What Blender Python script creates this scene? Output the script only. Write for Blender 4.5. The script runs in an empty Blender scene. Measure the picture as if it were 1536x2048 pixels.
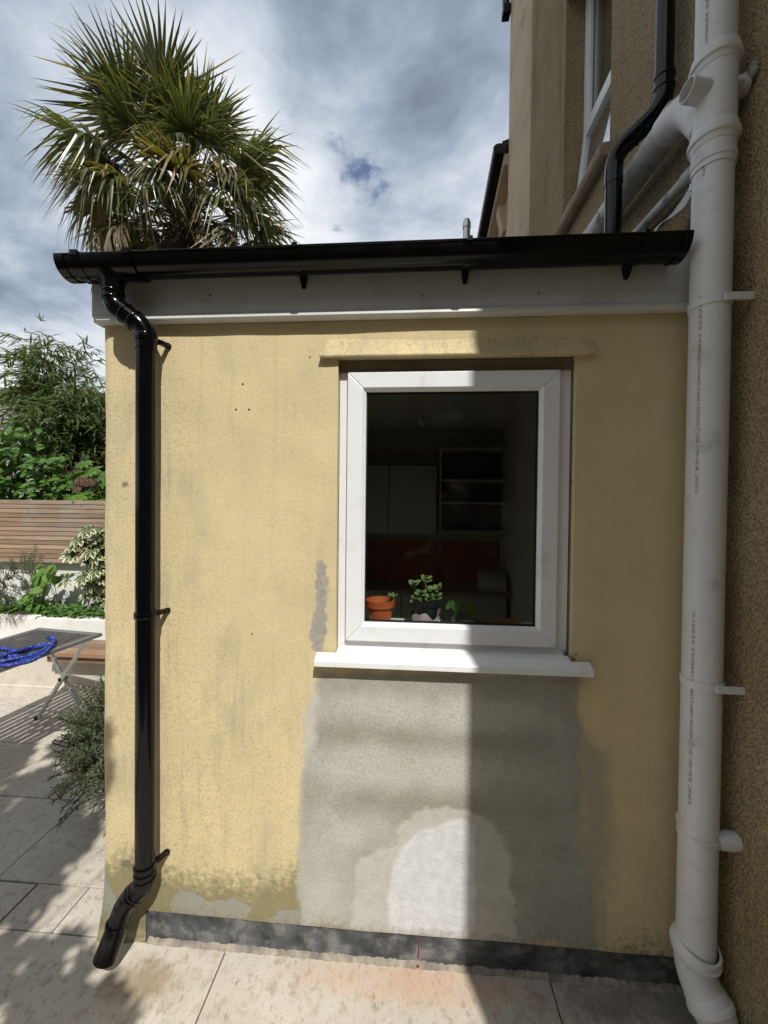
import bpy, math, random
import numpy as np
from mathutils import Vector, Matrix, noise as mnoise
random.seed(11)
R = math.radians
S = bpy.context.scene
COL = S.collection

# ------------------------------------------------------------------ camera
CAM = Vector((0, -1.45, 1.755))
YAW, PITCH, ROLL = R(-3.91), R(-0.806), R(0.614)
fwd = Vector((math.sin(YAW)*math.cos(PITCH), math.cos(YAW)*math.cos(PITCH), math.sin(PITCH)))
rgt = Vector((math.cos(YAW), -math.sin(YAW), 0)); upv = rgt.cross(fwd)
RT = math.cos(ROLL)*rgt + math.sin(ROLL)*upv
UP = -math.sin(ROLL)*rgt + math.cos(ROLL)*upv
cd = bpy.data.cameras.new('camera'); cam = bpy.data.objects.new('camera', cd); COL.objects.link(cam)
cd.sensor_fit = 'VERTICAL'; cd.sensor_height = 36; cd.lens = 36*769/2048
cd.clip_start = 0.02; cd.clip_end = 3000
cam.matrix_world = Matrix(((RT.x, UP.x, -fwd.x, CAM.x), (RT.y, UP.y, -fwd.y, CAM.y), (RT.z, UP.z, -fwd.z, CAM.z), (0, 0, 0, 1)))
S.camera = cam
def at(x, y, axis, val):
    """world point where the sight line of a photo pixel meets the plane axis=val (0 x, 1 y, 2 z)"""
    d = RT*((x-768)/769) - UP*((y-1024)/769) + fwd
    return CAM + d*((val-CAM[axis])/d[axis])

# ------------------------------------------------------------------ sun, sky, exposure
SUN_EL, SUN_AZ = R(52.3), R(19.0)          # azimuth: to the right of straight behind the camera
SUNV = Vector((math.cos(SUN_EL)*math.sin(SUN_AZ), -math.cos(SUN_EL)*math.cos(SUN_AZ), math.sin(SUN_EL)))
ld = bpy.data.lights.new('sun', 'SUN'); ld.energy = 5.0; ld.angle = R(0.53); ld.color = (1, .972, .925)
sun = bpy.data.objects.new('sun', ld); COL.objects.link(sun)
sun.rotation_euler = (-SUNV).to_track_quat('-Z', 'Y').to_euler(); sun.location = SUNV*30
S.view_settings.view_transform = 'Standard'; S.view_settings.look = 'None'
S.view_settings.exposure = -0.05; S.view_settings.gamma = 1; S.view_settings.use_curve_mapping = False

def nd(nt, kind, props=None, **inp):
    n = nt.nodes.new(kind)
    for k, v in (props or {}).items(): setattr(n, k, v)
    for k, v in inp.items():
        key = int(k[1:]) if k[0] == '_' and k[1:].isdigit() else k.replace('_', ' ')
        s = n.inputs[key]
        if hasattr(v, 'is_output') or isinstance(v, bpy.types.NodeSocket): nt.links.new(v, s)
        elif isinstance(v, bpy.types.Node): nt.links.new(v.outputs[0], s)
        else: s.default_value = v
    return n
def math_(nt, op, a, b=0.0, c=0.0, clamp=False):
    n = nt.nodes.new('ShaderNodeMath'); n.operation = op; n.use_clamp = clamp
    for i, v in enumerate((a, b, c)):
        if isinstance(v, bpy.types.NodeSocket): nt.links.new(v, n.inputs[i])
        else: n.inputs[i].default_value = v
    return n.outputs[0]
def mixc(nt, f, a, b, blend='MIX'):
    n = nt.nodes.new('ShaderNodeMix'); n.data_type = 'RGBA'; n.blend_type = blend
    for s, v in ((n.inputs[0], f), (n.inputs[6], a), (n.inputs[7], b)):
        if isinstance(v, bpy.types.NodeSocket): nt.links.new(v, s)
        else: s.default_value = v if not isinstance(v, tuple) else (v + (1,) if len(v) == 3 else v)
    return n.outputs[2]
def ramp(nt, f, stops, interp='LINEAR'):
    n = nt.nodes.new('ShaderNodeValToRGB'); nt.links.new(f, n.inputs[0]); n.color_ramp.interpolation = interp
    e = n.color_ramp.elements
    while len(e) < len(stops): e.new(.5)
    for el, (p, c) in zip(e, stops):
        el.position = p; el.color = (c, c, c, 1) if not isinstance(c, tuple) else c + (1,)
    return n.outputs[0]
def sstep(nt, x, lo, hi):
    n = nt.nodes.new('ShaderNodeMapRange'); n.interpolation_type = 'SMOOTHSTEP'
    nt.links.new(x, n.inputs[0]); n.inputs[1].default_value = lo; n.inputs[2].default_value = hi
    return n.outputs[0]
def noise(nt, vec, scale, detail=4, rough=.55, dist=0.0):
    return nd(nt, 'ShaderNodeTexNoise', None, Vector=vec, Scale=scale, Detail=detail, Roughness=rough, Distortion=dist).outputs[0]

W = bpy.data.worlds.new('World'); S.world = W; W.use_nodes = True
nt = W.node_tree; nt.nodes.clear()
sky = nd(nt, 'ShaderNodeTexSky', dict(sky_type='NISHITA', sun_disc=False, sun_elevation=SUN_EL, sun_rotation=math.atan2(SUNV.x, SUNV.y), air_density=1.0, dust_density=.6, ozone_density=1.5))
tc = nd(nt, 'ShaderNodeTexCoord')
sep = nd(nt, 'ShaderNodeSeparateXYZ', None, _0=tc.outputs['Generated'])
zz = math_(nt, 'ADD', math_(nt, 'MAXIMUM', sep.outputs[2], 0.0), .22)
px_ = math_(nt, 'DIVIDE', sep.outputs[0], zz); py_ = math_(nt, 'DIVIDE', sep.outputs[1], zz)
cv = nd(nt, 'ShaderNodeCombineXYZ', None, _0=px_, _1=py_, _2=3.7).outputs[0]
n1 = noise(nt, cv, 1.15, 7, .58, .35)
n2 = noise(nt, cv, 2.9, 8, .6, .2)
n3 = noise(nt, nd(nt, 'ShaderNodeVectorMath', dict(operation='ADD'), _0=cv, _1=(4.1, 2.3, 0)).outputs[0], .62, 3, .5)
shade = math_(nt, 'ADD', math_(nt, 'MULTIPLY', n1, .5), math_(nt, 'ADD', math_(nt, 'MULTIPLY', n2, .22), math_(nt, 'MULTIPLY', n3, .42)))
cloud = ramp(nt, shade, [(.46, (2.0, 2.45, 3.15)), (.522, (4.0, 4.75, 5.85)), (.575, (6.8, 7.4, 8.3)), (.635, (9.6, 9.9, 10.2))])
# a small break in the cloud where the photograph shows blue
hole_dir = (at(655, 352, 1, 10) - CAM).normalized()
hd = nd(nt, 'ShaderNodeVectorMath', dict(operation='DISTANCE'), _0=tc.outputs['Generated'], _1=tuple(hole_dir)).outputs['Value']
n4 = noise(nt, cv, 6.5, 6, .6, .3)
hole = math_(nt, 'SUBTRACT', -.005, math_(nt, 'ADD', hd, math_(nt, 'MULTIPLY', math_(nt, 'SUBTRACT', n4, .5), .75)))
hmask = math_(nt, 'MULTIPLY', sstep(nt, hole, -.05, .07), .8)
thin = math_(nt, 'MULTIPLY', sstep(nt, n1, .38, .27), .55)
cover = math_(nt, 'SUBTRACT', 1.0, math_(nt, 'MAXIMUM', hmask, thin))
skyc = mixc(nt, 1.0, sky.outputs[0], (.62, .8, 1.15), 'MULTIPLY')
bg = nd(nt, 'ShaderNodeBackground', None, Color=mixc(nt, cover, skyc, cloud), Strength=.1)
nd(nt, 'ShaderNodeOutputWorld', None, Surface=bg)

# ------------------------------------------------------------------ mesh helpers
OFF = {}
def tag(o, label=None, cat=None, group=None, kind=None):
    if label: o['label'] = label
    if cat: o['category'] = cat
    if group: o['group'] = group
    if kind: o['kind'] = kind
    return o
def thing(name, loc, label=None, cat=None, group=None, kind=None, rotz=0):
    o = bpy.data.objects.new(name, None); o.empty_display_size = .1; COL.objects.link(o)
    o.location = loc; o.rotation_euler = (0, 0, rotz); OFF[o.name] = Vector(loc)
    return tag(o, label, cat, group, kind)
def smooth_mesh(me, ang):
    if ang is None: return
    me.polygons.foreach_set('use_smooth', [True]*len(me.polygons))
    if ang < 179: me.set_sharp_from_angle(angle=R(ang))
class MB:
    def __init__(s): s.v = []; s.f = []; s.mi = []; s.m = 0
    def add(s, vs, fs):
        b = len(s.v); s.v += [tuple(p) for p in vs]
        for f in fs: s.f.append(tuple(i+b for i in f)); s.mi.append(s.m)
        return s
    def box(s, a, b):
        x0, y0, z0 = (min(a[i], b[i]) for i in range(3)); x1, y1, z1 = (max(a[i], b[i]) for i in range(3))
        return s.add([(x0,y0,z0),(x1,y0,z0),(x1,y1,z0),(x0,y1,z0),(x0,y0,z1),(x1,y0,z1),(x1,y1,z1),(x0,y1,z1)],
                     [(0,3,2,1),(4,5,6,7),(0,1,5,4),(1,2,6,5),(2,3,7,6),(3,0,4,7)])
    def hexa(s, p):           # 8 points: bottom ring ccw seen from above, top ring
        return s.add(p, [(0,3,2,1),(4,5,6,7),(0,1,5,4),(1,2,6,5),(2,3,7,6),(3,0,4,7)])
    def extrude(s, poly, axis, a, b):    # closed 2-D polygon extruded along an axis
        def P(u, v, w): return {0: (w, u, v), 1: (u, w, v), 2: (u, v, w)}[axis]
        n = len(poly)
        vs = [P(u, v, a) for u, v in poly] + [P(u, v, b) for u, v in poly]
        fs = [(i, (i+1) % n, (i+1) % n+n, i+n) for i in range(n)] + [tuple(reversed(range(n))), tuple(range(n, 2*n))]
        return s.add(vs, fs)
    def tube(s, path, r, seg=12, caps=True):
        path = [Vector(p) for p in path]; n = len(path)
        rs = r if isinstance(r, (list, tuple)) else [r]*n
        T = []
        for i in range(n):
            t = (path[min(i+1, n-1)] - path[max(i-1, 0)])
            T.append(t.normalized() if t.length > 1e-9 else Vector((0, 0, 1)))
        u = T[0].orthogonal().normalized(); vs = []; fs = []
        for i in range(n):
            if i: u = (u - T[i]*u.dot(T[i])).normalized()
            w = T[i].cross(u)
            for k in range(seg):
                a = 2*math.pi*k/seg; vs.append(path[i] + (u*math.cos(a)+w*math.sin(a))*rs[i])
        for i in range(n-1):
            for k in range(seg):
                k2 = (k+1) % seg; fs.append((i*seg+k, i*seg+k2, (i+1)*seg+k2, (i+1)*seg+k))
        if caps: fs += [tuple(reversed(range(seg))), tuple(range((n-1)*seg, n*seg))]
        return s.add(vs, fs)
    def lathe(s, prof, c=(0, 0, 0), seg=24, axis=(0, 0, 1)):   # prof: (radius, height) list, open
        ax = Vector(axis).normalized(); u = ax.orthogonal().normalized(); w = ax.cross(u); c = Vector(c); vs = []; fs = []
        for r, h in prof:
            for k in range(seg):
                a = 2*math.pi*k/seg; vs.append(c + ax*h + (u*math.cos(a)+w*math.sin(a))*r)
        for i in range(len(prof)-1):
            for k in range(seg):
                k2 = (k+1) % seg; fs.append((i*seg+k, i*seg+k2, (i+1)*seg+k2, (i+1)*seg+k))
        return s.add(vs, fs)
    def build(s, name, mat, parent=None, smooth=None, bevel=0, off=None, kind=None):
        o_ = off if off is not None else (OFF[parent.name] if parent is not None else Vector((0, 0, 0)))
        me = bpy.data.meshes.new(name)
        me.from_pydata([(p[0]-o_[0], p[1]-o_[1], p[2]-o_[2]) for p in s.v], [], s.f)
        for m in (mat if isinstance(mat, (list, tuple)) else [mat]): me.materials.append(m)
        if any(s.mi): me.polygons.foreach_set('material_index', s.mi)
        smooth_mesh(me, smooth); me.update()
        o = bpy.data.objects.new(name, me); COL.objects.link(o)
        if parent is not None: o.parent = parent
        OFF[o.name] = Vector(o_)
        if bevel:
            b = o.modifiers.new('bevel', 'BEVEL'); b.width = bevel; b.segments = 2; b.limit_method = 'ANGLE'; b.angle_limit = R(40)
        if kind: o['kind'] = kind
        return o
def inst(name, me, parent, mw):
    o = bpy.data.objects.new(name, me); COL.objects.link(o); o.parent = parent; o.matrix_local = mw
    return o
def fillet(pts, rad, n=6):
    pts = [Vector(p) for p in pts]; out = [pts[0]]
    for i in range(1, len(pts)-1):
        a, b, c = pts[i-1], pts[i], pts[i+1]
        d1 = (a-b); d2 = (c-b); r = min(rad, d1.length*.49, d2.length*.49)
        p0 = b + d1.normalized()*r; p2 = b + d2.normalized()*r
        for k in range(n+1):
            t = k/n; out.append(p0*(1-t)**2 + b*2*t*(1-t) + p2*t*t)
    out.append(pts[-1]); return out
def frame_m(loc, tip, nrm, sc=1.0):
    """matrix whose local +Y runs along tip and +Z along nrm"""
    y = Vector(tip).normalized(); z = Vector(nrm); z = (z - y*z.dot(y))
    z = z.normalized() if z.length > 1e-6 else y.orthogonal().normalized()
    x = y.cross(z)
    return Matrix(((x.x*sc, y.x*sc, z.x*sc, loc[0]), (x.y*sc, y.y*sc, z.y*sc, loc[1]), (x.z*sc, y.z*sc, z.z*sc, loc[2]), (0, 0, 0, 1)))
def rv(a=1.0): return Vector((random.uniform(-a, a), random.uniform(-a, a), random.uniform(-a, a)))
def rdir():
    while True:
        v = rv()
        if .05 < v.length < 1: return v.normalized()

# ------------------------------------------------------------------ materials
def new_mat(name):
    m = bpy.data.materials.new(name); m.use_nodes = True; nt = m.node_tree; nt.nodes.clear()
    b = nt.nodes.new('ShaderNodeBsdfPrincipled'); o = nt.nodes.new('ShaderNodeOutputMaterial')
    nt.links.new(b.outputs[0], o.inputs[0]); return m, nt, b
def objco(nt): return nd(nt, 'ShaderNodeTexCoord').outputs['Object']
def setin(nt, b, **kw):
    for k, v in kw.items():
        s = b.inputs[k.replace('_', ' ')]
        if isinstance(v, bpy.types.NodeSocket): nt.links.new(v, s)
        else: s.default_value = (v + (1,)) if isinstance(v, tuple) and len(v) == 3 and s.type == 'RGBA' else v
def bump(nt, b, h, strength=.3, dist=.01):
    n = nd(nt, 'ShaderNodeBump', None, Strength=strength, Distance=dist, Height=h); nt.links.new(n.outputs[0], b.inputs['Normal'])
def plain(name, col, rough=.5, var=.12, scale=9, dirt=None, dirt_amt=.3, bumps=0, bscale=60, spec=.5, metal=0.0, coat=0.0, dirt_scale=6, dirt_lo=.5, dirt_hi=.72):
    m, nt, b = new_mat(name); co = objco(nt)
    n = noise(nt, co, scale, 5)
    f = math_(nt, 'ADD', 1-var/2, math_(nt, 'MULTIPLY', math_(nt, 'SUBTRACT', n, .5), var*2))
    c = mixc(nt, 1.0, tuple(col), nd(nt, 'ShaderNodeCombineColor', None, _0=f, _1=f, _2=f).outputs[0], 'MULTIPLY')
    r = math_(nt, 'ADD', rough, math_(nt, 'MULTIPLY', math_(nt, 'SUBTRACT', noise(nt, co, scale*3.1, 3), .5), .18))
    if dirt:
        dm = math_(nt, 'MULTIPLY', sstep(nt, noise(nt, co, dirt_scale, 7, .65), dirt_lo, dirt_hi), dirt_amt)
        c = mixc(nt, dm, c, tuple(dirt))
        r = math_(nt, 'ADD', r, math_(nt, 'MULTIPLY', dm, .3))
    setin(nt, b, Base_Color=c, Roughness=r, Metallic=metal, Coat_Weight=coat)
    b.inputs['Specular IOR Level'].default_value = spec
    if bumps: bump(nt, b, noise(nt, co, bscale, 4), bumps, .006)
    return m
M = {}
M['upvc'] = plain('white_upvc', (.78, .79, .79), .3, .06, 5, (.42, .39, .33), .38, dirt_scale=9, dirt_lo=.52, dirt_hi=.75)
M['sillw'] = plain('white_sill', (.8, .8, .79), .35, .05, 5, (.5, .46, .38), .22, dirt_scale=14)
M['blackp'] = plain('black_pvc', (.003, .003, .0033), .1, .3, 8, (.03, .028, .025), .08, spec=.28, dirt_scale=18, dirt_lo=.55, dirt_hi=.8)
M['blackg'] = plain('black_gutter', (.003, .003, .0033), .17, .3, 8, (.04, .037, .033), .14, spec=.28, dirt_scale=9)
M['fascia'] = plain('fascia_board', (.6, .6, .58), .42, .06, 4, (.3, .28, .22), .3, dirt_scale=7)
M['soil'] = plain('grey_soil_pipe', (.68, .67, .65), .42, .08, 3, (.25, .23, .19), .5, dirt_scale=8, dirt_lo=.52, dirt_hi=.78)
M['soil2'] = plain('dirty_soil_pipe', (.55, .53, .5), .5, .1, 4, (.09, .083, .07), .8, dirt_scale=13, dirt_lo=.53, dirt_hi=.64)
M['ink'] = plain('black_ink', (.09, .09, .09), .6)
M['hole'] = plain('dark_hole', (.012, .011, .01), .9)
M['mortar'] = plain('mortar', (.34, .32, .28), .95, .35, 30, (.1, .09, .07), .7, .6, 90, dirt_scale=35)
M['plinth'] = plain('slate_plinth', (.125, .13, .135), .85, .9, 14, (.3, .29, .265), .38, .6, 60, dirt_scale=13, dirt_lo=.49, dirt_hi=.63)
M['fillet'] = plain('mortar_fillet', (.38, .335, .26), .95, .5, 22, (.13, .115, .1), .75, .8, 45, dirt_scale=9, dirt_lo=.44, dirt_hi=.62)
M['sealant'] = plain('dirty_sealant', (.2, .18, .14), .9, .5, 40, (.04, .035, .025), .8, .5, 80, dirt_scale=30)
M['brownstrip'] = plain('plain_brown', (.2, .165, .115), .95, .4, 14, (.1, .085, .06), .5, .5, 60)
M['gasket'] = plain('black_rubber', (.01, .01, .01), .6)
M['roof'] = plain('roof_felt', (.05, .05, .052), .9, .3, 20, bumps=.4)
M['alu'] = plain('aluminium', (.5, .51, .52), .38, .1, 20, metal=.85)
M['slat'] = plain('weathered_grey_slat', (.085, .08, .076), .6, .4, 22, (.2, .19, .17), .3)
M['steel'] = plain('stainless_steel', (.55, .54, .51), .3, .15, 14, metal=.9)
M['whitewall'] = plain('white_garden_wall', (.72, .71, .67), .9, .1, 4, (.42, .4, .34), .3, .25, 70)
M['cream'] = plain('cream_render', (.58, .53, .44), .9, .12, 4, (.3, .26, .2), .35, .25, 80)
M['earth'] = plain('soil_earth', (.05, .037, .026), .95, .5, 25, bumps=.8)
M['ground'] = plain('garden_ground', (.11, .1, .07), .95, .5, 3, (.05, .07, .025), .8, .5, 30)
M['bed'] = plain('joint_mortar', (.085, .075, .06), .95, .4, 14, bumps=.4)
M['terracotta'] = plain('orange_plastic_pot', (.52, .12, .035), .42, .1)
M['darkpot'] = plain('black_plastic_pot', (.018, .018, .02), .4)
M['pinkcloth'] = plain('pale_pink_paper', (.62, .5, .5), .8, .15, 30)
M['room'] = plain('dim_room_paint', (.5, .46, .4), .9)
M['floorin'] = plain('pale_kitchen_floor', (.5, .42, .33), .5)
M['cab'] = plain('kitchen_cabinet', (.55, .52, .46), .45)
M['cabdark'] = plain('dark_shelf_back', (.06, .055, .05), .6)
M['worktop'] = plain('worktop', (.32, .25, .18), .4)
M['orange'] = plain('orange_wall_tile', (.6, .14, .03), .3, .5, 16, (.25, .05, .015), .8, dirt_scale=13)
M['bulb'] = plain('bulb_glass', (.7, .7, .68), .15)
M['woodboard'] = plain('wooden_board', (.3, .17, .07), .5, .3, 15)
M['redtile'] = plain('red_roof_tile', (.34, .115, .07), .8, .35, 1.5, (.2, .15, .1), .5)
M['gable'] = plain('pebble_dash_grey', (.36, .33, .31), .95, .35, 14, (.18, .17, .16), .6, .7, 30, dirt_scale=20)
M['smooth'] = plain('smooth_pinkish_render', (.62, .49, .34), .9, .2, 3, (.16, .135, .1), .45, .3, 30, dirt_scale=2.5)
M['stone'] = plain('weathered_sill_stone', (.46, .36, .25), .9, .35, 9, (.08, .07, .05), .6, .5, 40)
M['curtain'] = plain('dim_curtain', (.22, .2, .17), .9, .3, 6)
M['blind'] = plain('white_roller_blind', (.86, .88, .92), .7, .03)
M['added_hedge'] = plain('hedge_leaf', (.035, .06, .02), .6, .6, 2)

def wood_mat(name, a, b_, grain=55, axis='x'):
    m, nt, b = new_mat(name); co = objco(nt)
    info = nd(nt, 'ShaderNodeObjectInfo')
    sc = (1.2, 26, 26) if axis == 'x' else (26, 1.2, 26)
    v = nd(nt, 'ShaderNodeMapping', None, Vector=co, Scale=sc).outputs[0]
    v = nd(nt, 'ShaderNodeVectorMath', dict(operation='ADD'), _0=v, _1=nd(nt, 'ShaderNodeVectorMath', dict(operation='SCALE'), _0=(17, 5, 9), Scale=info.outputs['Random']).outputs[0]).outputs[0]
    n = noise(nt, v, 1.6, 6, .65, .6)
    c = mixc(nt, sstep(nt, n, .3, .72), tuple(a), tuple(b_))
    big = noise(nt, nd(nt, 'ShaderNodeTexCoord').outputs['Object'], 1.6, 4)
    c = mixc(nt, sstep(nt, big, .42, .66), c, mixc(nt, .65, c, (.3, .285, .26)))
    f = math_(nt, 'ADD', .72, math_(nt, 'MULTIPLY', info.outputs['Random'], .5))
    c = mixc(nt, 1.0, c, nd(nt, 'ShaderNodeCombineColor', None, _0=f, _1=f, _2=f).outputs[0], 'MULTIPLY')
    setin(nt, b, Base_Color=c, Roughness=.78); bump(nt, b, n, .25, .004); return m
M['fence'] = wood_mat('weathered_fence_wood', (.36, .25, .16), (.2, .125, .075))
M['bench'] = wood_mat('bench_wood', (.26, .15, .085), (.16, .09, .05))
M['oldwood'] = wood_mat('old_dark_wood', (.16, .09, .05), (.07, .04, .025))

def leaf_mat(name, col, col2, rough=.42, trans=.35, tip=None, spec=.4):
    m, nt, b = new_mat(name); info = nd(nt, 'ShaderNodeObjectInfo'); co = objco(nt)
    geo = nd(nt, 'ShaderNodeNewGeometry')
    n = noise(nt, geo.outputs['Position'], 7, 3)
    rnd = math_(nt, 'ADD', math_(nt, 'MULTIPLY', info.outputs['Random'], .5), math_(nt, 'MULTIPLY', sstep(nt, n, .3, .7), .6), clamp=True)
    ri = geo.outputs['Random Per Island']
    c = mixc(nt, math_(nt, 'MULTIPLY', math_(nt, 'ADD', rnd, ri), .5), tuple(col), tuple(col2))
    if tip:
        at_ = nd(nt, 'ShaderNodeAttribute', dict(attribute_name='tip')).outputs['Fac']
        k = sstep(nt, math_(nt, 'ADD', at_, math_(nt, 'MULTIPLY', math_(nt, 'SUBTRACT', ri, .5), .5)), tip[1], tip[2])
        c = mixc(nt, k, c, tuple(tip[0]))
    setin(nt, b, Base_Color=c, Roughness=rough); b.inputs['Specular IOR Level'].default_value = spec
    out = [x for x in nt.nodes if x.type == 'OUTPUT_MATERIAL'][0]
    tr = nd(nt, 'ShaderNodeBsdfTranslucent', None, Color=mixc(nt, 1.0, c, (1.3, 1.45, .6), 'MULTIPLY'))
    mx = nd(nt, 'ShaderNodeMixShader', None, Fac=trans); nt.links.new(b.outputs[0], mx.inputs[1]); nt.links.new(tr.outputs[0], mx.inputs[2])
    nt.links.new(mx.outputs[0], out.inputs[0]); return m
M['palm'] = leaf_mat('palm_green', (.055, .07, .024), (.16, .165, .07), .3, .28, ((.36, .25, .1), .76, 1.02), .5)
M['palmy'] = leaf_mat('palm_yellowing', (.09, .1, .03), (.22, .165, .045), .4, .3, ((.36, .22, .08), .6, 1.0))
M['palmd'] = leaf_mat('palm_dead', (.16, .125, .08), (.3, .25, .18), .8, .2)
M['petiole'] = plain('palm_petiole', (.075, .085, .03), .5, .4, 10)
M['trunk'] = plain('palm_trunk_fibre', (.075, .05, .03), .95, .7, 14, (.2, .15, .1), .5, .9, 60)
M['bamboo'] = leaf_mat('bamboo_leaf', (.05, .085, .026), (.16, .2, .085), .4, .35)
M['cane'] = plain('bamboo_cane', (.22, .2, .07), .5, .4, 6)
M['creeper'] = leaf_mat('creeper_leaf', (.04, .105, .022), (.13, .24, .05), .35, .3, spec=.45)
M['heart'] = leaf_mat('heart_leaf', (.10, .21, .035), (.17, .3, .06), .4, .4)
M['fatsia'] = leaf_mat('fatsia_green', (.05, .115, .02), (.14, .25, .04), .32, .3)
M['varieg'] = leaf_mat('fatsia_variegated', (.035, .07, .025), (.08, .12, .04), .32, .25, ((.70, .68, .45), .36, .62))
M['rosemary'] = leaf_mat('rosemary_needles', (.035, .055, .026), (.15, .19, .11), .6, .2)
M['weed'] = leaf_mat('dark_fern', (.035, .04, .018), (.07, .085, .03), .6, .25)
M['twig'] = plain('twig', (.09, .055, .03), .9, .4, 10)
M['stem'] = plain('green_stem', (.1, .13, .04), .6, .3, 10)
M['jade'] = leaf_mat('jade_leaf', (.10, .17, .05), (.28, .36, .16), .35, .25)

# blue braided rope
m, nt, b = new_mat('blue_braided_rope'); co = objco(nt)
vo = nd(nt, 'ShaderNodeTexVoronoi', None, Vector=co, Scale=150.0)
c = mixc(nt, sstep(nt, vo.outputs['Distance'], .1, .6), (.035, .085, .48), (.008, .016, .15))
c = mixc(nt, math_(nt, 'MULTIPLY', sstep(nt, noise(nt, co, 60, 2), .58, .64), .55), c, (.18, .3, .75))
setin(nt, b, Base_Color=c, Roughness=.75); bump(nt, b, vo.outputs['Distance'], -.8, .004); M['rope'] = m

# thin glass: clear transmission plus a mirror-like share that grows towards grazing angles
def glass_mat(name, tint, boost=1.0):
    m = bpy.data.materials.new(name); m.use_nodes = True; nt = m.node_tree; nt.nodes.clear()
    o = nt.nodes.new('ShaderNodeOutputMaterial'); lw = nd(nt, 'ShaderNodeLayerWeight', None, Blend=.5)
    fr = nd(nt, 'ShaderNodeMath', dict(operation='MULTIPLY_ADD'), _0=math_(nt, 'POWER', lw.outputs['Facing'], 5.0), _1=.9, _2=.022)
    t = nd(nt, 'ShaderNodeBsdfTransparent', None, Color=tint + (1,)); g = nd(nt, 'ShaderNodeBsdfGlossy', None, Color=(1, 1, 1, 1), Roughness=.01)
    co = objco(nt)
    d = nd(nt, 'ShaderNodeBsdfDiffuse', None, Color=(.6, .58, .54, 1))
    smear = math_(nt, 'MULTIPLY', sstep(nt, noise(nt, co, 7, 8, .7, .8), .56, .8), .014)
    fac = math_(nt, 'MULTIPLY', fr.outputs[0], boost, clamp=True)
    mx = nd(nt, 'ShaderNodeMixShader', None, Fac=fac); nt.links.new(t.outputs[0], mx.inputs[1]); nt.links.new(g.outputs[0], mx.inputs[2])
    m2 = nd(nt, 'ShaderNodeMixShader', None, Fac=smear); nt.links.new(mx.outputs[0], m2.inputs[1]); nt.links.new(d.outputs[0], m2.inputs[2])
    nt.links.new(m2.outputs[0], o.inputs[0]); return m
M['glass'] = glass_mat('window_glass', (.86, .88, .86), 1.0)
M['glassup'] = glass_mat('upper_window_glass', (.8, .82, .82), 2.2)

# roughcast of the tall house
m, nt, b = new_mat('roughcast_ochre'); co = objco(nt)
vo = nd(nt, 'ShaderNodeTexVoronoi', None, Vector=co, Scale=120.0)
nA = noise(nt, co, 110, 5, .7); nB = noise(nt, co, 2.2, 6, .6)
st = noise(nt, nd(nt, 'ShaderNodeMapping', None, Vector=co, Scale=(5, 5, .7)).outputs[0], 1.4, 6, .65)
c = mixc(nt, sstep(nt, nB, .3, .7), (.64, .465, .235), (.74, .57, .33))
c = mixc(nt, math_(nt, 'MULTIPLY', sstep(nt, st, .5, .72), .5), c, (.13, .1, .065))
c = mixc(nt, math_(nt, 'MULTIPLY', sstep(nt, vo.outputs['Distance'], .3, .7), .5), c, (.16, .12, .065))
setin(nt, b, Base_Color=c, Roughness=.95)
hgt = math_(nt, 'ADD', math_(nt, 'MULTIPLY', vo.outputs['Distance'], -1.0), math_(nt, 'MULTIPLY', nA, 1.1))
bump(nt, b, hgt, 1.0, .022); M['roughcast'] = m

# paving
m, nt, b = new_mat('pale_stone_paving'); co = nd(nt, 'ShaderNodeNewGeometry').outputs['Position']
info = nd(nt, 'ShaderNodeObjectInfo')
nA = noise(nt, co, 3.0, 7, .62); nB = noise(nt, co, 24, 6, .68); nC = noise(nt, nd(nt, 'ShaderNodeMapping', None, Vector=co, Rotation=(0, 0, .5), Scale=(22, 9, 9)).outputs[0], 3.2, 5, .7)
c = mixc(nt, sstep(nt, nA, .32, .68), (.53, .485, .41), (.45, .405, .335))
c = mixc(nt, math_(nt, 'MULTIPLY', sstep(nt, nB, .5, .68), .6), c, (.29, .225, .155))
c = mixc(nt, math_(nt, 'MULTIPLY', sstep(nt, nC, .56, .68), .75), c, (.19, .145, .095))
sx = nd(nt, 'ShaderNodeSeparateXYZ', None, _0=co)
# rusty orange staining in front of the window and a darker patch in the corner
def blob(cx, cy, rx, ry, amp, lo, hi):
    a = math_(nt, 'POWER', math_(nt, 'DIVIDE', math_(nt, 'SUBTRACT', sx.outputs[0], cx), rx), 2.0)
    d = math_(nt, 'POWER', math_(nt, 'DIVIDE', math_(nt, 'SUBTRACT', sx.outputs[1], cy), ry), 2.0)
    e = math_(nt, 'SUBTRACT', 1.0, math_(nt, 'ADD', a, d))
    e = math_(nt, 'ADD', e, math_(nt, 'MULTIPLY', math_(nt, 'SUBTRACT', noise(nt, co, 9, 6, .7), .5), 2.2))
    return math_(nt, 'MULTIPLY', sstep(nt, e, lo, hi), amp)
c = mixc(nt, blob(.0, -.05, .6, .1, .55, .1, 1.3), c, (.52, .29, .17))
c = mixc(nt, blob(-.95, -.12, .22, .1, .7, .1, 1.2), c, (.2, .13, .06))
c = mixc(nt, blob(.9, -.05, .5, .14, .75, .0, 1.2), c, (.09, .075, .06))
f = math_(nt, 'ADD', .93, math_(nt, 'MULTIPLY', info.outputs['Random'], .12))
c = mixc(nt, 1.0, c, nd(nt, 'ShaderNodeCombineColor', None, _0=f, _1=f, _2=f).outputs[0], 'MULTIPLY')
c = mixc(nt, math_(nt, 'MULTIPLY', sstep(nt, noise(nt, co, 130, 4, .7), .52, .66), .3), c, (.25, .2, .14))
setin(nt, b, Base_Color=c, Roughness=.78)
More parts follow.
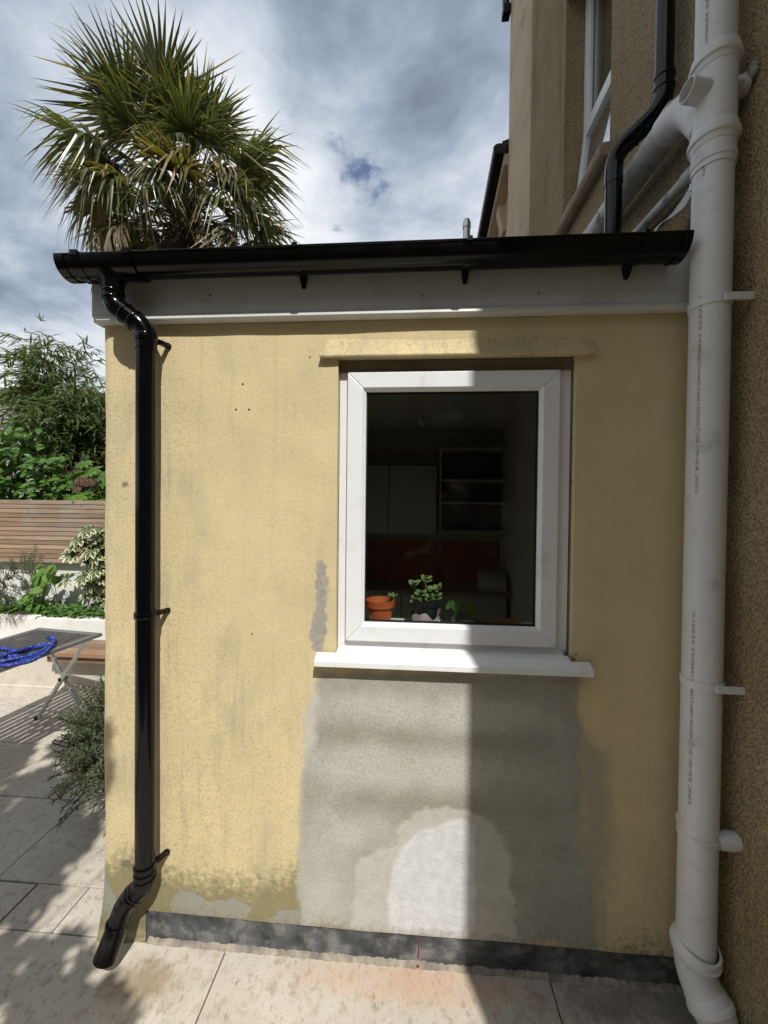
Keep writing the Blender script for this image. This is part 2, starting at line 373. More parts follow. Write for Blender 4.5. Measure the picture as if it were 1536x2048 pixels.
bump(nt, b, math_(nt, 'ADD', nB, math_(nt, 'MULTIPLY', nC, -.8)), .35, .004); M['paving'] = m

# painted render of the extension, with its repairs and stains
m, nt, b = new_mat('yellow_painted_render'); co = objco(nt)
def attr(n): return nd(nt, 'ShaderNodeAttribute', dict(attribute_name=n)).outputs['Fac']
sx = nd(nt, 'ShaderNodeSeparateXYZ', None, _0=co)
fine = noise(nt, co, 190, 4, .7); mid = noise(nt, co, 38, 6, .68); big = noise(nt, co, 3.4, 6, .6); vbig = noise(nt, co, 1.3, 4, .6)
edge = math_(nt, 'MULTIPLY', math_(nt, 'SUBTRACT', noise(nt, co, 9, 7, .55), .5), .085)
edge2 = math_(nt, 'MULTIPLY', math_(nt, 'SUBTRACT', noise(nt, co, 11, 7, .65), .5), .12)
y0 = mixc(nt, sstep(nt, big, .3, .7), (.655, .535, .30), (.585, .48, .275))
y0 = mixc(nt, math_(nt, 'MULTIPLY', sstep(nt, vbig, .42, .62), .3), y0, (.69, .565, .32))
speck = math_(nt, 'MULTIPLY', sstep(nt, noise(nt, co, 95, 6, .72), .49, .68), attr('grime'))
y0 = mixc(nt, math_(nt, 'MULTIPLY', speck, .6), y0, (.29, .25, .155))
vs = noise(nt, nd(nt, 'ShaderNodeMapping', None, Vector=co, Scale=(14, 14, .8)).outputs[0], 2.0, 6, .7)
y0 = mixc(nt, math_(nt, 'MULTIPLY', math_(nt, 'MULTIPLY', sstep(nt, vs, .52, .74), .42), attr('grime')), y0, (.26, .23, .15))
dots = noise(nt, co, 150, 4, .75)
smud = noise(nt, nd(nt, 'ShaderNodeMapping', None, Vector=co, Scale=(2.2, 2.2, 1.0)).outputs[0], 2.6, 6, .62)
y0 = mixc(nt, math_(nt, 'MULTIPLY', math_(nt, 'MULTIPLY', sstep(nt, smud, .46, .68), .55), attr('grime')), y0, (.37, .33, .225))
y0 = mixc(nt, math_(nt, 'MULTIPLY', math_(nt, 'MULTIPLY', sstep(nt, dots, .55, .68), attr('grime')), .5), y0, (.2, .17, .1))
al = sstep(nt, math_(nt, 'ADD', attr('algae'), math_(nt, 'MULTIPLY', math_(nt, 'SUBTRACT', mid, .5), 1.5)), .3, .95)
y0 = mixc(nt, math_(nt, 'MULTIPLY', al, .78), y0, (.155, .14, .06))
cem = mixc(nt, sstep(nt, math_(nt, 'ADD', math_(nt, 'MULTIPLY', noise(nt, co, 6.5, 6, .6), .55), math_(nt, 'MULTIPLY', attr('lite'), math_(nt, 'MULTIPLY', noise(nt, co, 4.5, 5, .6), 1.9))), .2, .78), (.285, .27, .22), (.49, .48, .42))
cem = mixc(nt, math_(nt, 'MULTIPLY', sstep(nt, fine, .42, .62), .42), cem, (.19, .175, .14))
cem = mixc(nt, math_(nt, 'MULTIPLY', sstep(nt, noise(nt, co, 150, 3, .6), .54, .68), .35), cem, (.5, .49, .44))
cem = mixc(nt, math_(nt, 'MULTIPLY', sstep(nt, noise(nt, co, 16, 6, .7), .55, .75), .4), cem, (.29, .255, .18))
lightc = mixc(nt, sstep(nt, noise(nt, co, 14, 6, .65), .35, .7), (.50, .49, .44), (.42, .405, .35))
whitec = mixc(nt, sstep(nt, noise(nt, co, 20, 6, .6), .35, .65), (.60, .60, .60), (.52, .515, .50))
scr = mixc(nt, sstep(nt, mid, .35, .65), (.25, .245, .235), (.36, .34, .29))
def over(c, name, col, e, lo=-.004, hi=.006, amt=1.0):
    k = sstep(nt, math_(nt, 'ADD', attr(name), e), lo, hi)
    return mixc(nt, math_(nt, 'MULTIPLY', k, amt), c, col), k
half = math_(nt, 'MULTIPLY', math_(nt, 'SUBTRACT', noise(nt, co, 24, 7, .62), .5), .06)
c, _ = over(y0, 'sd_stain', (.29, .275, .21), edge2, -.03, .06, .7)
c, _ = over(c, 'sd_halo', lightc, edge, -.012, .022, .85)
c, k1 = over(c, 'sd_cem', cem, edge, -.016, .022)
c, k2 = over(c, 'sd_light', lightc, math_(nt, 'ADD', edge, half), -.008, .016, .85)
c, k3 = over(c, 'sd_white', whitec, math_(nt, 'MULTIPLY', edge, .8), -.006, .018)
c, k4 = over(c, 'sd_scr', scr, math_(nt, 'MULTIPLY', half, 1.3), -.006, .008, .9)
c, k5 = over(c, 'sd_peel', (.27, .26, .205), half, -.003, .004)
c, _ = over(c, 'sd_spot', (.16, .13, .09), math_(nt, 'MULTIPLY', edge, .3), -.004, .004, .8)
c = mixc(nt, math_(nt, 'MULTIPLY', sstep(nt, math_(nt, 'ADD', math_(nt, 'MULTIPLY', sx.outputs[2], -5.0), mid), -.35, .15), .6), c, (.13, .115, .07))
setin(nt, b, Base_Color=c, Roughness=.92)
hh = math_(nt, 'ADD', math_(nt, 'MULTIPLY', fine, .45), math_(nt, 'MULTIPLY', noise(nt, co, 70, 4, .6), .8))
hh = math_(nt, 'ADD', hh, math_(nt, 'MULTIPLY', noise(nt, co, 22, 3), .8))
trow = noise(nt, nd(nt, 'ShaderNodeMapping', None, Vector=co, Rotation=(0, .9, 0), Scale=(7, 7, 16)).outputs[0], 1.6, 5, .6, 1.2)
hh = math_(nt, 'ADD', hh, math_(nt, 'MULTIPLY', math_(nt, 'MULTIPLY', trow, math_(nt, 'ADD', math_(nt, 'MULTIPLY', k1, .45), math_(nt, 'MULTIPLY', k3, .25))), 1.6))
hh = math_(nt, 'ADD', hh, math_(nt, 'MULTIPLY', math_(nt, 'MULTIPLY', noise(nt, co, 45, 6, .7, .6), k3), 1.3))
hh = math_(nt, 'SUBTRACT', hh, math_(nt, 'ADD', math_(nt, 'MULTIPLY', k5, 1.2), math_(nt, 'ADD', math_(nt, 'MULTIPLY', k3, -1.0), math_(nt, 'ADD', math_(nt, 'MULTIPLY', k2, -.8), math_(nt, 'MULTIPLY', k1, -.6)))))
bump(nt, b, hh, .3, .006); M['render'] = m

# ================================================================== large structure
# ---- ground and paving
gm = MB(); gm.add([(-400, -400, -.06), (400, -400, -.06), (400, 400, -.06), (-400, 400, -.06)], [(0, 1, 2, 3)])
tag(gm.build('ground', M['ground']), kind='structure')
pb = MB(); pb.box((-7.5, -1.87, -.055), (1.05, 2.16, -.008)); patio = tag(pb.build('patio', M['bed']), kind='structure')
rows = [(-1.86, -1.24), (-1.24, -.62), (-.62, .0), (.0, .19), (.19, .67), (.67, 1.15), (1.15, 1.63), (1.63, 2.15)]
joints = {2: (-6.9, -5.66, -4.42, -3.18, -1.945, -.705, .538), 3: (-7.2, -6, -4.76, -3.52, -2.68, -1.692, -1.442), 4: (-6.8, -5.6, -4.36, -3.12, -1.908, -.67),
          5: (-6.2, -4.96, -3.72, -2.5, -1.3), 6: (-5.8, -4.3, -3.085, -1.85), 7: (-6.6, -5.3, -4.1, -2.9, -1.7)}
rnd = random.Random(5)
for i, (a, c_) in enumerate(rows):
    js = list(joints.get(i, [-7.5+.62*(i % 2)+1.24*k for k in range(1, 7)]))
    right = -1.222 if a >= 0 else 1.05
    xs = [-7.5] + [j for j in js if -7.5 < j < right-.05] + [right]
    for x0, x1 in zip(xs[:-1], xs[1:]):
        g = .0026; gy = .0026
        if i == 3 and x1 <= -1.69: g = gy = .006
        z = rnd.uniform(-.0015, .0012); t = rnd.uniform(-.001, .001)
        q = MB().hexa([(x0+g, a+gy, -.05), (x1-g, a+gy, -.05), (x1-g, c_-gy, -.05), (x0+g, c_-gy, -.05),
                       (x0+g, a+gy, z+t), (x1-g, a+gy, z-t), (x1-g, c_-gy, z-t*.5), (x0+g, c_-gy, z+t)])
        q.build('paving_slab', M['paving'], patio, bevel=.0022)

# ---- extension
XL, XR, YB = -1.222, 1.06, 3.4
ZT = 2.66
WX0, WX1, WZ0, WZ1 = -.279, .598, 1.165, 2.317      # window opening
ext = thing('extension_building', (-.08, 0, 0), 'single storey yellow rendered extension with grey repair patches under its white window', 'building')
def polysd(X, Z, poly):
    """signed distance (positive inside) of points to a polygon in wall coordinates"""
    P = np.array(poly); n = len(P); d = np.full(X.shape, 1e9); ins = np.zeros(X.shape, bool)
    for i in range(n):
        a, b_ = P[i], P[(i+1) % n]; e = b_-a; L = (e**2).sum()
        t = np.clip(((X-a[0])*e[0]+(Z-a[1])*e[1])/L, 0, 1)
        d = np.minimum(d, np.hypot(X-a[0]-t*e[0], Z-a[1]-t*e[1]))
        cr = ((a[1] > Z) != (b_[1] > Z)) & (X < (b_[0]-a[0])*(Z-a[1])/(b_[1]-a[1]+1e-12)+a[0]); ins ^= cr
    return np.where(ins, d, -d)
def wp(*pts): return [(lambda q: (q.x, q.z))(at(x, y, 1, 0)) for x, y in pts]
def steps(vals, step):
    out = []
    for a, b_ in zip(vals[:-1], vals[1:]):
        n = max(1, int(round((b_-a)/step))); out += [a+(b_-a)*k/n for k in range(n)]
    return np.array(out + [vals[-1]])
PL = .122                                        # top of the plinth
xs = steps([XL, -1.04, WX0, WX1, XR-.002], .018); zs = steps([-.03, PL, WZ0, WZ1, ZT], .018)
X, Z = np.meshgrid(xs, zs, indexing='ij')
Y = np.zeros_like(X)
for i in range(X.shape[0]):
    for j in range(X.shape[1]):
        x, z = X[i, j], Z[i, j]
        y = .007*(mnoise.noise(Vector((x*1.7, 3.1, z*1.7)))) + .0025*mnoise.noise(Vector((x*6, 8.1, z*6)))
        ed = min(abs(x-WX0), abs(x-WX1), 1) if WZ0-.05 < z < WZ1+.05 else 1
        y *= min(1, ed/.06+.2)
        if x < -1.04 and z < .28: y -= .022*((.28-z)/.28)**2*min(1, (-1.04-x)/.12)     # bell-cast kick at the corner
        Y[i, j] = y
Xk = X.copy()
for i in range(4):                                  # softened, slightly wandering left corner
    for j in range(X.shape[1]):
        z = Z[i, j]
        if i == 0:
            Y[i, j] += .012; Xk[i, j] += .002 + .004*mnoise.noise(Vector((1.3, z*5, 0))) - (.016*((.28-z)/.28)**2 if z < .28 else 0)
        if i == 1: Y[i, j] += .003
nx, nz = X.shape
idx = -np.ones((nx, nz), int); vs = []; keep = []
faces = []
def vid(i, j):
    if idx[i, j] < 0:
        idx[i, j] = len(vs); vs.append((Xk[i, j], Y[i, j], Z[i, j])); keep.append((i, j))
    return int(idx[i, j])
for i in range(nx-1):
    for j in range(nz-1):
        xc, zc = (xs[i]+xs[i+1])/2, (zs[j]+zs[j+1])/2
        if WX0 < xc < WX1 and WZ0 < zc < WZ1: continue
        if xc > -1.04 and zc < PL: continue
        faces.append((vid(i, j), vid(i+1, j), vid(i+1, j+1), vid(i, j+1)))
nfront = len(vs)
wm = MB(); wm.v = list(vs); wm.f = list(faces); wm.mi = [0]*len(faces)
# reveals, drip edge above the plinth, the left side wall, the back
iw0, iw1 = int(np.argmin(abs(xs-WX0))), int(np.argmin(abs(xs-WX1))); jw0, jw1 = int(np.argmin(abs(zs-WZ0))), int(np.argmin(abs(zs-WZ1)))
def strip(ids, dy=None, to=None):
    for a, b_ in zip(ids[:-1], ids[1:]):
        pa, pb_ = vs[a], vs[b_]
        wm.add([pa, pb_, (pb_[0], dy, pb_[2]) if dy is not None else to(pb_), (pa[0], dy, pa[2]) if dy is not None else to(pa)], [(0, 1, 2, 3)])
strip([vid(iw0, j) for j in range(jw0, jw1+1)], .28); strip([vid(iw1, j) for j in range(jw1, jw0-1, -1)], .28)
strip([vid(i, jw1) for i in range(iw0, iw1+1)], .28); strip([vid(i, jw0) for i in range(iw1, iw0-1, -1)], .28)
ip = int(np.argmin(abs(xs+1.04))); jp = int(np.argmin(abs(zs-PL)))
strip([vid(i, jp) for i in range(ip, nx)], .05)
DY0, DY1, DZ1 = 1.25, 2.05, 2.12                       # unseen glazed door, added in the side wall to light the kitchen
strip([vid(0, j) for j in range(nz)], None, lambda p: (XL, DY0, p[2]))
wm.add([(XL, DY1, -.03), (XL, YB, -.03), (XL, YB, ZT), (XL, DY1, ZT)], [(0, 3, 2, 1)]); wm.add([(XL, DY0, DZ1), (XL, DY1, DZ1), (XL, DY1, ZT), (XL, DY0, ZT)], [(0, 3, 2, 1)])
wm.box((XL+.02, YB-.25, 0), (XR, YB-.01, ZT))
wall = wm.build('wall', M['render'], ext, smooth=50)
# mask fields: positive inside each repair or stain
fields = {
 'sd_cem': wp((640,1345),(1160,1345),(1160,1480),(1172,1560),(1166,1650),(1182,1800),(1195,1900),(600,1850),(597,1700),(603,1540),(628,1480),(640,1400)),
 'sd_halo': wp((636,1360),(660,1400),(655,1600),(640,1858),(598,1850),(596,1700),(604,1500),(612,1420)),
 'sd_stain': wp((1150,1440),(1215,1500),(1230,1600),(1225,1720),(1215,1890),(1150,1890)),
 'sd_light': wp((704,1770),(718,1716),(760,1700),(788,1690),(798,1648),(830,1622),(900,1614),(975,1632),(1018,1690),(1028,1790),(1036,1850),(1040,1893),(700,1862)),
 'sd_white': wp((768,1850),(778,1765),(788,1722),(796,1694),(826,1668),(868,1650),(915,1640),(958,1648),(958,1700),(956,1800),(951,1890),(776,1868)),
 'sd_scr': wp((638,1118),(656,1130),(655,1200),(651,1300),(625,1306),(616,1270),(630,1215),(632,1150)),
 'sd_peel': None, 'sd_spot': None}
cols = {}
for k, poly in fields.items():
    if poly: cols[k] = polysd(X, Z, poly)
cols['sd_peel'] = np.maximum.reduce([polysd(X, Z, wp((342,1805),(346,1790),(372,1783),(400,1792),(420,1804),(480,1798),(500,1815),(494,1842),(345,1832))),
                                     polysd(X, Z, wp((536,1836),(560,1820),(600,1816),(600,1852),(540,1847))),
                                     polysd(X, Z, wp((204,1740),(222,1770),(238,1800),(240,1830),(190,1830)))])
cols['sd_spot'] = np.maximum.reduce([.016-np.hypot(X-at(250,968,1,0).x, Z-at(250,968,1,0).z), .018-np.hypot((X-at(250,1728,1,0).x)*.7, Z-at(250,1728,1,0).z), .012-np.hypot(X-at(262,1736,1,0).x, Z-at(262,1736,1,0).z)])
z0, x0 = Z, X
cols['algae'] = np.clip(np.exp(-((Z-.16)/.17)**2)*np.clip((.0-X)/.35, 0, 1)*.95 + np.exp(-((X+.38)/.12)**2-((Z-.3)/.3)**2)*.35
                        + np.exp(-((X+1.08)/.1)**2-((Z-.25)/.2)**2)*.5 + .55*np.exp(-((X-.85)/.25)**2-((Z-.12)/.16)**2), 0, 1.2)
cols['grime'] = np.clip(.42 + .8*np.exp(-((X+1.1)/.22)**2) + .6*np.exp(-((Z-.3)/.55)**2) + .35*np.exp(-((X+.75)/.25)**2-((Z-.9)/.6)**2) - .3*(X > .3), .1, 1)
def g(px, py, sx_, sz_): q = at(px, py, 1, 0); return np.exp(-((X-q.x)/sx_)**2-((Z-q.z)/sz_)**2)
cols['lite'] = .1 + .4*g(760,1415,.2,.06) + .35*g(900,1430,.16,.07) + .45*g(740,1530,.25,.08) + .3*g(900,1540,.14,.06) + .3*g(1030,1430,.2,.06) + .2*g(1000,1560,.3,.07) + .25*g(690,1660,.2,.12) + .3*g(640,1800,.12,.2) - .15*g(820,1475,.4,.03) - .15*g(850,1610,.4,.04)
nall = len(wm.v)
for k, arr in cols.items():
    a = wall.data.attributes.new(k, 'FLOAT', 'POINT'); out = np.full(nall, -1.0 if k.startswith('sd') else .3 if k == 'grime' else 0.0, np.float32)
    for q, (i, j) in enumerate(keep): out[q] = arr[i, j]
    a.data.foreach_set('value', out)

# plinth with a rough mortar fillet at its foot
pm = MB(); n = 60
for k in range(n):
    xa, xb = -1.07+(XR+1.07)*k/n, -1.07+(XR+1.07)*(k+1)/n
    f = lambda x: .009+.003*mnoise.noise(Vector((x*7, 0, 2)))
    pm.add([(xa, f(xa), -.03), (xb, f(xb), -.03), (xb, f(xb), PL-.001), (xa, f(xa), PL-.001)], [(0, 1, 2, 3)])
pm.build('plinth', M['plinth'], ext, smooth=60)
fm = MB(); n = 420; x_a = -1.03
for k in range(n+1):
    x = x_a+(XR-x_a)*k/n; a = mnoise.noise(Vector((x*9, 1, 0))); b_ = mnoise.noise(Vector((x*23, 7, 0)))
    h = max(.002, .012+.006*a+.005*b_+.006*mnoise.noise(Vector((x*61, 7, 0)))+.003*mnoise.noise(Vector((x*150, 7, 0)))); d = max(.002, .008+.004*a+.004*mnoise.noise(Vector((x*45, 3, 3)))+.003*mnoise.noise(Vector((x*120, 3, 3))))
    fm.v += [(x, .012, h), (x, .002-d*.25, h*.75), (x, -d, .0015), (x, -d-.002, -.01)]
    if k:
        q = 4*k
        for e in range(3): fm.f.append((q-4+e, q+e, q+e+1, q-3+e)); fm.mi.append(0)
fm.build('mortar_fillet', M['fillet'], ext, smooth=60)
# red paint run on the plinth
rm = MB(); p0 = at(838, 1876, 1, .004); rm.tube([p0, p0+Vector((0, -.001, -.02)), p0+Vector((.001, -.001, -.045)), p0+Vector((-.001, -.003, -.072))], [.0016, .0013, .0013, .0022], 6)
rm.lathe([(0, .0), (.005, .001), (.005, .0025), (0, .003)], (p0.x-.002, -.012, .018), 8, (0, -1, .6))
M['redpaint'] = plain('red_paint', (.36, .012, .02), .4); rm.build('paint_run', M['redpaint'], ext, smooth=60)
# drip hood over the window
a0, a1 = at(639, 717, 1, -.012), at(1193, 708, 1, -.012); t0, t1 = at(661, 671, 1, 0), at(1168, 663, 1, 0)
hz = 2.314; tz = 2.398
hm = MB(); npx = 40
for k in range(npx+1):
    u = k/npx; xb = a0.x+(a1.x-a0.x)*u; xt = t0.x+(t1.x-t0.x)*u; w = .0016*mnoise.noise(Vector((u*9, 2, 0)))
    hm.v += [(xb, .01, hz+.001), (xb, -.021+w, hz+w), (xb, -.0225+w, hz+.005+w), (xb*.6+xt*.4, -.008+w, hz*.6+tz*.4), (xt, .004, tz)]
    if k:
        q = 5*k
        for e in range(4): hm.f.append((q-5+e, q+e, q+e+1, q-4+e)); hm.mi.append(0)
hm.f += [(0, 1, 2, 3, 4), tuple(5*npx+e for e in (4, 3, 2, 1, 0))]; hm.mi += [0, 0]
hood = hm.build('drip_hood', M['render'], ext, smooth=40)
for k_ in cols:
    a = hood.data.attributes.new(k_, 'FLOAT', 'POINT'); a.data.foreach_set('value', np.full(len(hm.v), -1.0 if k_.startswith('sd') else 1.0 if k_ == 'grime' else .3 if k_ == 'algae' else 0, np.float32))
# drill holes in the render
for (px_h, py_h) in ((485, 768), (472, 819), (498, 819), (620, 714), (505, 1268), (930, 905)):
    q = at(px_h, py_h, 1, 0); MB().lathe([(0, -.0005), (  .004 if px_h < 600 and py_h < 900 else .003, -.0005), (.003 if px_h < 600 and py_h < 900 else .0022, .012)], (q.x, .007*mnoise.noise(Vector((q.x*1.7, 3.1, q.z*1.7)))+.0025*mnoise.noise(Vector((q.x*6, 8.1, q.z*6)))-.0004, q.z), 10, (0, 1, 0)).build('drill_hole', M['hole'], ext) if px_h != 930 else None
# fascia and roof
fa = MB(); fx0, fx1 = -1.243, 1.05
fa.extrude([(-.030, 2.478), (-.037, 2.474), (-.0385, 2.462), (-.034, 2.455), (-.004, 2.455), (-.004, 2.675), (-.030, 2.675)], 0, fx0+.018, fx1)
fa.extrude([(-.0285, 2.479), (.02, 2.479), (.02, 2.675), (-.0285, 2.675)], 0, fx0, fx0+.0175)
fa.extrude([(-.0285, 2.4785), (-.026, 2.458), (.02, 2.458), (.02, 2.4785)], 0, fx0+.006, fx0+.0175)
fascia = fa.build('fascia', M['fascia'], ext, bevel=.002)
for q in ((844, 592), (1078, 587), (420, 590)):
    p = at(*q, 1, -.03); MB().lathe([(0, -.0015), (.0035, -.001), (.0038, .001)], (p.x, -.0305, p.z), 10, (0, 1, 0)).build('nail_head', M['slat'], fascia)
ro = MB(); ro.hexa([(-1.27, -.045, 2.676), (XR, -.045, 2.676), (XR, YB+.05, 2.95), (-1.27, YB+.05, 2.95), (-1.27, -.045, 2.688), (XR, -.045, 2.688), (XR, YB+.05, 2.98), (-1.27, YB+.05, 2.98)])
ro.build('roof', M['roof'], ext)

# ---- window of the extension
win = MB(); FY = .032                                                   # front of the fixed frame
fo = (WX0+.001, WX1-.006, 1.198, 2.301)
def ringbars(mb, o, w, y0, y1, wb=None):
    """four mitred bars; o = x0,x1,z0,z1 outer, w = bar width"""
    x0, x1, z0, z1 = o
    O = [(x0, z0), (x1, z0), (x1, z1), (x0, z1)]; I = [(x0+w, z0+w), (x1-w, z0+w), (x1-w, z1-w), (x0+w, z1-w)]
    out = []
    g = .0004
    for k in range(4):
        a, b_ = O[k], O[(k+1) % 4]; c_, d = I[(k+1) % 4], I[k]
        e = Vector((b_[0]-a[0], b_[1]-a[1])).normalized()*g
        q = [(a[0]+e[0], a[1]+e[1]), (b_[0]-e[0], b_[1]-e[1]), (c_[0]-e[0], c_[1]-e[1]), (d[0]+e[0], d[1]+e[1])]
        out.append(q)
    return out
window = thing('window', (0, 0, 0)); window.parent = ext; window.location = (.08, 0, 0); OFF[window.name] = Vector((0, 0, 0))
for q in ringbars(None, fo, .052, 0, 0):
    MB().extrude(q, 1, FY, .1).build('frame_bar', M['upvc'], window, bevel=.002)
s0 = at(698, 744.5, 1, .012); s1 = at(1112, 1296, 1, .012); s2 = at(1122, 739, 1, .012); s3 = at(688, 1281.5, 1, .012)
so = ((s0.x+s3.x)/2, (s1.x+s2.x)/2, (s1.z+s3.z)/2, (s0.z+s2.z)/2)
for q in ringbars(None, so, .060, 0, 0):
    MB().extrude(q, 1, .012, .085).build('sash_bar', M['upvc'], window, bevel=.003)
si = (so[0]+.060, so[1]-.060, so[2]+.060, so[3]-.060)
bd = MB(); x0, x1, z0, z1 = si; d = .011
B0 = [(x0, .0145, z0), (x1, .0145, z0), (x1, .0145, z1), (x0, .0145, z1)]; B1 = [(x0+d, .026, z0+d), (x1-d, .026, z0+d), (x1-d, .026, z1-d), (x0+d, .026, z1-d)]; B2 = [(a, .06, c_) for a, _, c_ in B1]
for k in range(4):
    k2 = (k+1) % 4; bd.add([B0[k], B0[k2], B1[k2], B1[k]], [(0, 1, 2, 3)]); bd.add([B1[k], B1[k2], B2[k2], B2[k]], [(0, 1, 2, 3)])
bd.build('glazing_bead', M['upvc'], window)
gs = MB(); gx = (x0+d, x1-d, z0+d, z1-d)
for q in ringbars(None, (gx[0]-.0005, gx[1]+.0005, gx[2]-.0005, gx[3]+.0005), .0045, 0, 0): gs.extrude(q, 1, .0335, .05)
gs.build('rubber_gasket', M['gasket'], window)
MB().box((gx[0]+.001, .036, gx[2]+.001), (gx[1]-.001, .040, gx[3]-.001)).build('glass_pane', M['glass'], window)
# head strip and sill
sl0, sl1 = at(628, 1333, 1, -.047), at(1189, 1356, 1, -.047)
zf = (sl0.z+sl1.z)/2
sm = MB(); prof = [(-.047, zf), (-.047, zf+.020), (-.044, zf+.0235), (-.002, zf+.043), (.034, zf+.05), (.09, zf+.05), (.09, zf+.012), (-.035, zf+.012), (-.035, zf)]
sm.extrude([(max(a, -.0465), c_) for a, c_ in prof], 0, WX0+.003, WX1-.005)
sm.extrude([(-.047, zf), (-.047, zf+.020), (-.044, zf+.0235), (-.008, zf+.0405), (-.008, zf+.012), (-.035, zf+.012), (-.035, zf)], 0, sl0.x, WX0+.0028)
sm.extrude([(-.047, zf), (-.047, zf+.020), (-.044, zf+.0235), (-.008, zf+.0405), (-.008, zf+.012), (-.035, zf+.012), (-.035, zf)], 0, WX1-.0048, sl1.x)
sm.build('window_sill', M['sillw'], window, bevel=.0015)
for (x_a, x_b, z_a, z_b) in ((WX1-.0055, WX1+.0005, 1.2, 2.28), (WX0-.0005, WX0+.0008, 1.2, 2.28)): MB().box((x_a, FY-.004, z_a), (x_b, FY+.02, z_b)).build('sealant', M['sealant'], window)
for k in range(16):
    x_a = WX1-.005+random.uniform(-.012, .02); z_a = zf+.045+random.uniform(-.003, .02)
    MB().lathe([(0, -.003), (random.uniform(.003, .006), 0), (0, .003)], (x_a, -.001+(.03 if x_a < WX1-.004 else 0), z_a), 7, rdir()).build('mould_spot', M['sealant'], window)
ml = MB(); ml.box((WX0+.002, FY+.006, 2.299), (WX1-.002, .1, WZ1-.001)); ml.build('head_strip', M['upvc'], window)
MB().box((WX0+.0015, .0255, so[3]+.004), (WX1-.0015, .0315, WZ1-.002)).build('brown_strip', M['brownstrip'], window)  # brown strip covering the frame top below the hood
ism = MB(); ism.box((WX0+.002, .101, 1.235), (WX1-.002, .25, 1.262)); ism.build('inner_sill', M['upvc'], window, bevel=.004)

# ---- dim kitchen behind the window
ry0, ry1, rz0, rz1, rx0, rx1 = .285, 3.05, 0.02, 2.62, -1.15, 1.03
rmb = MB(); rmb.add([(rx0, ry1, rz0), (rx1, ry1, rz0), (rx1, ry1, rz1), (rx0, ry1, rz1)], [(0, 1, 2, 3)])
for (a, b_, c_, d) in ((ry0, DY0, rz0, rz1), (DY1, ry1, rz0, rz1), (DY0, DY1, DZ1, rz1)):
    rmb.add([(rx0, a, c_), (rx0, b_, c_), (rx0, b_, d), (rx0, a, d)], [(0, 1, 2, 3)])
gd = thing('added_glazed_door', (0, 0, 0)); gd.parent = ext; gd.location = (.08, 0, 0); OFF[gd.name] = Vector((0, 0, 0))  # added opening, out of view, that lets daylight into the room
for (a, b_, c_, d) in ((DY0, DY0+.07, 0, DZ1), (DY1-.07, DY1, 0, DZ1), (DY0+.071, DY1-.071, DZ1-.08, DZ1), (DY0+.071, DY1-.071, 0, .1)): MB().box((XL+.005, a, c_), (rx0, b_, d)).build('frame_bar', M['upvc'], gd)
MB().box((XL+.03, DY0+.071, .101), (XL+.036, DY1-.071, DZ1-.081)).build('glass_pane', M['glass'], gd)
rmb.add([(rx1, ry0, rz0), (rx1, ry0, rz1), (rx1, ry1, rz1), (rx1, ry1, rz0)], [(0, 1, 2, 3)])
for (a, b_, c_, d) in ((rx0, WX0, rz0, rz1), (WX1, rx1, rz0, rz1), (WX0, WX1, rz0, 1.19), (WX0, WX1, WZ1, rz1)):
    rmb.add([(a, ry0, c_), (a, ry0, d), (b_, ry0, d), (b_, ry0, c_)], [(0, 1, 2, 3)])
tag(rmb.build('interior_wall', M['room']), kind='structure')
tag(MB().add([(rx0, ry0, rz1), (rx1, ry0, rz1), (rx1, ry1, rz1), (rx0, ry1, rz1)], [(0, 1, 2, 3)]).build('interior_ceiling', M['room']), kind='structure')
tag(MB().add([(rx0, ry0, rz0), (rx1, ry0, rz0), (rx1, ry1, rz0), (rx0, ry1, rz0)], [(0, 3, 2, 1)]).build('interior_floor', M['floorin']), kind='structure')
bt = thing('kitchen_counter', (0, 2.8, 0.02), 'dark kitchen counter along the back wall, seen dimly through the window', 'counter')
MB().box((rx0+.01, 2.45, .86), (rx1-.01, 3.04, .90)).build('worktop', M['worktop'], bt, bevel=.004)
for k in range(4): MB().box((rx0+.02+k*.53, 2.5, .12), (rx0+.54+k*.53, 3.03, .855)).build('cupboard_door', M['cab'], bt, bevel=.003)
sp = thing('tile_splashback', (0, 3.04, .9), 'orange tile splashback above the kitchen counter, dim behind the glass', 'tiles')
for i in range(14):
    for j in range(3):
        xa = rx0+.01+i*.153; MB().box((xa+.001, 3.033, .905+j*.153), (min(xa+.151, rx1-.005), 3.046, .905+j*.153+.151)).build('tile', M['orange'], sp)
sh = thing('wall_shelf_unit', (.65, 3.0, 1.5), 'dark kitchen wall shelf unit with pale edges, seen through the window', 'shelf')
q0 = at(884, 897, 1, 2.75); q1 = at(1028, 1066, 1, 2.75)
MB().box((q0.x, 3.0, q1.z), (q1.x, 3.03, q0.z)).build('back_panel', M['cabdark'], sh)
for z in (q0.z, (q0.z*.62+q1.z*.38), (q0.z*.35+q1.z*.65), q1.z): MB().box((q0.x, 2.75, z-.012), (q1.x, 2.998, z+.012)).build('shelf_board', M['cab'], sh)
for x in (q0.x-.012, q1.x+.012): MB().box((x-.012, 2.75, q1.z-.012), (x+.012, 2.998, q0.z+.012)).build('side_panel', M['cab'], sh)
cb = thing('wall_cupboard', (-.3, 3, 1.5), 'plain kitchen wall cupboard left of the shelf unit, dim behind glass', 'cupboard')
for k in range(2): MB().box((-.75+k*.52, 2.72, 1.46), (-.24+k*.52, 3.03, 2.2)).build('cupboard_door', M['cab'], cb, bevel=.004)
bb = thing('bread_bin', (.55, 2.6, .9), 'rounded bread bin on the counter, dim behind the right of the window', 'bread bin')
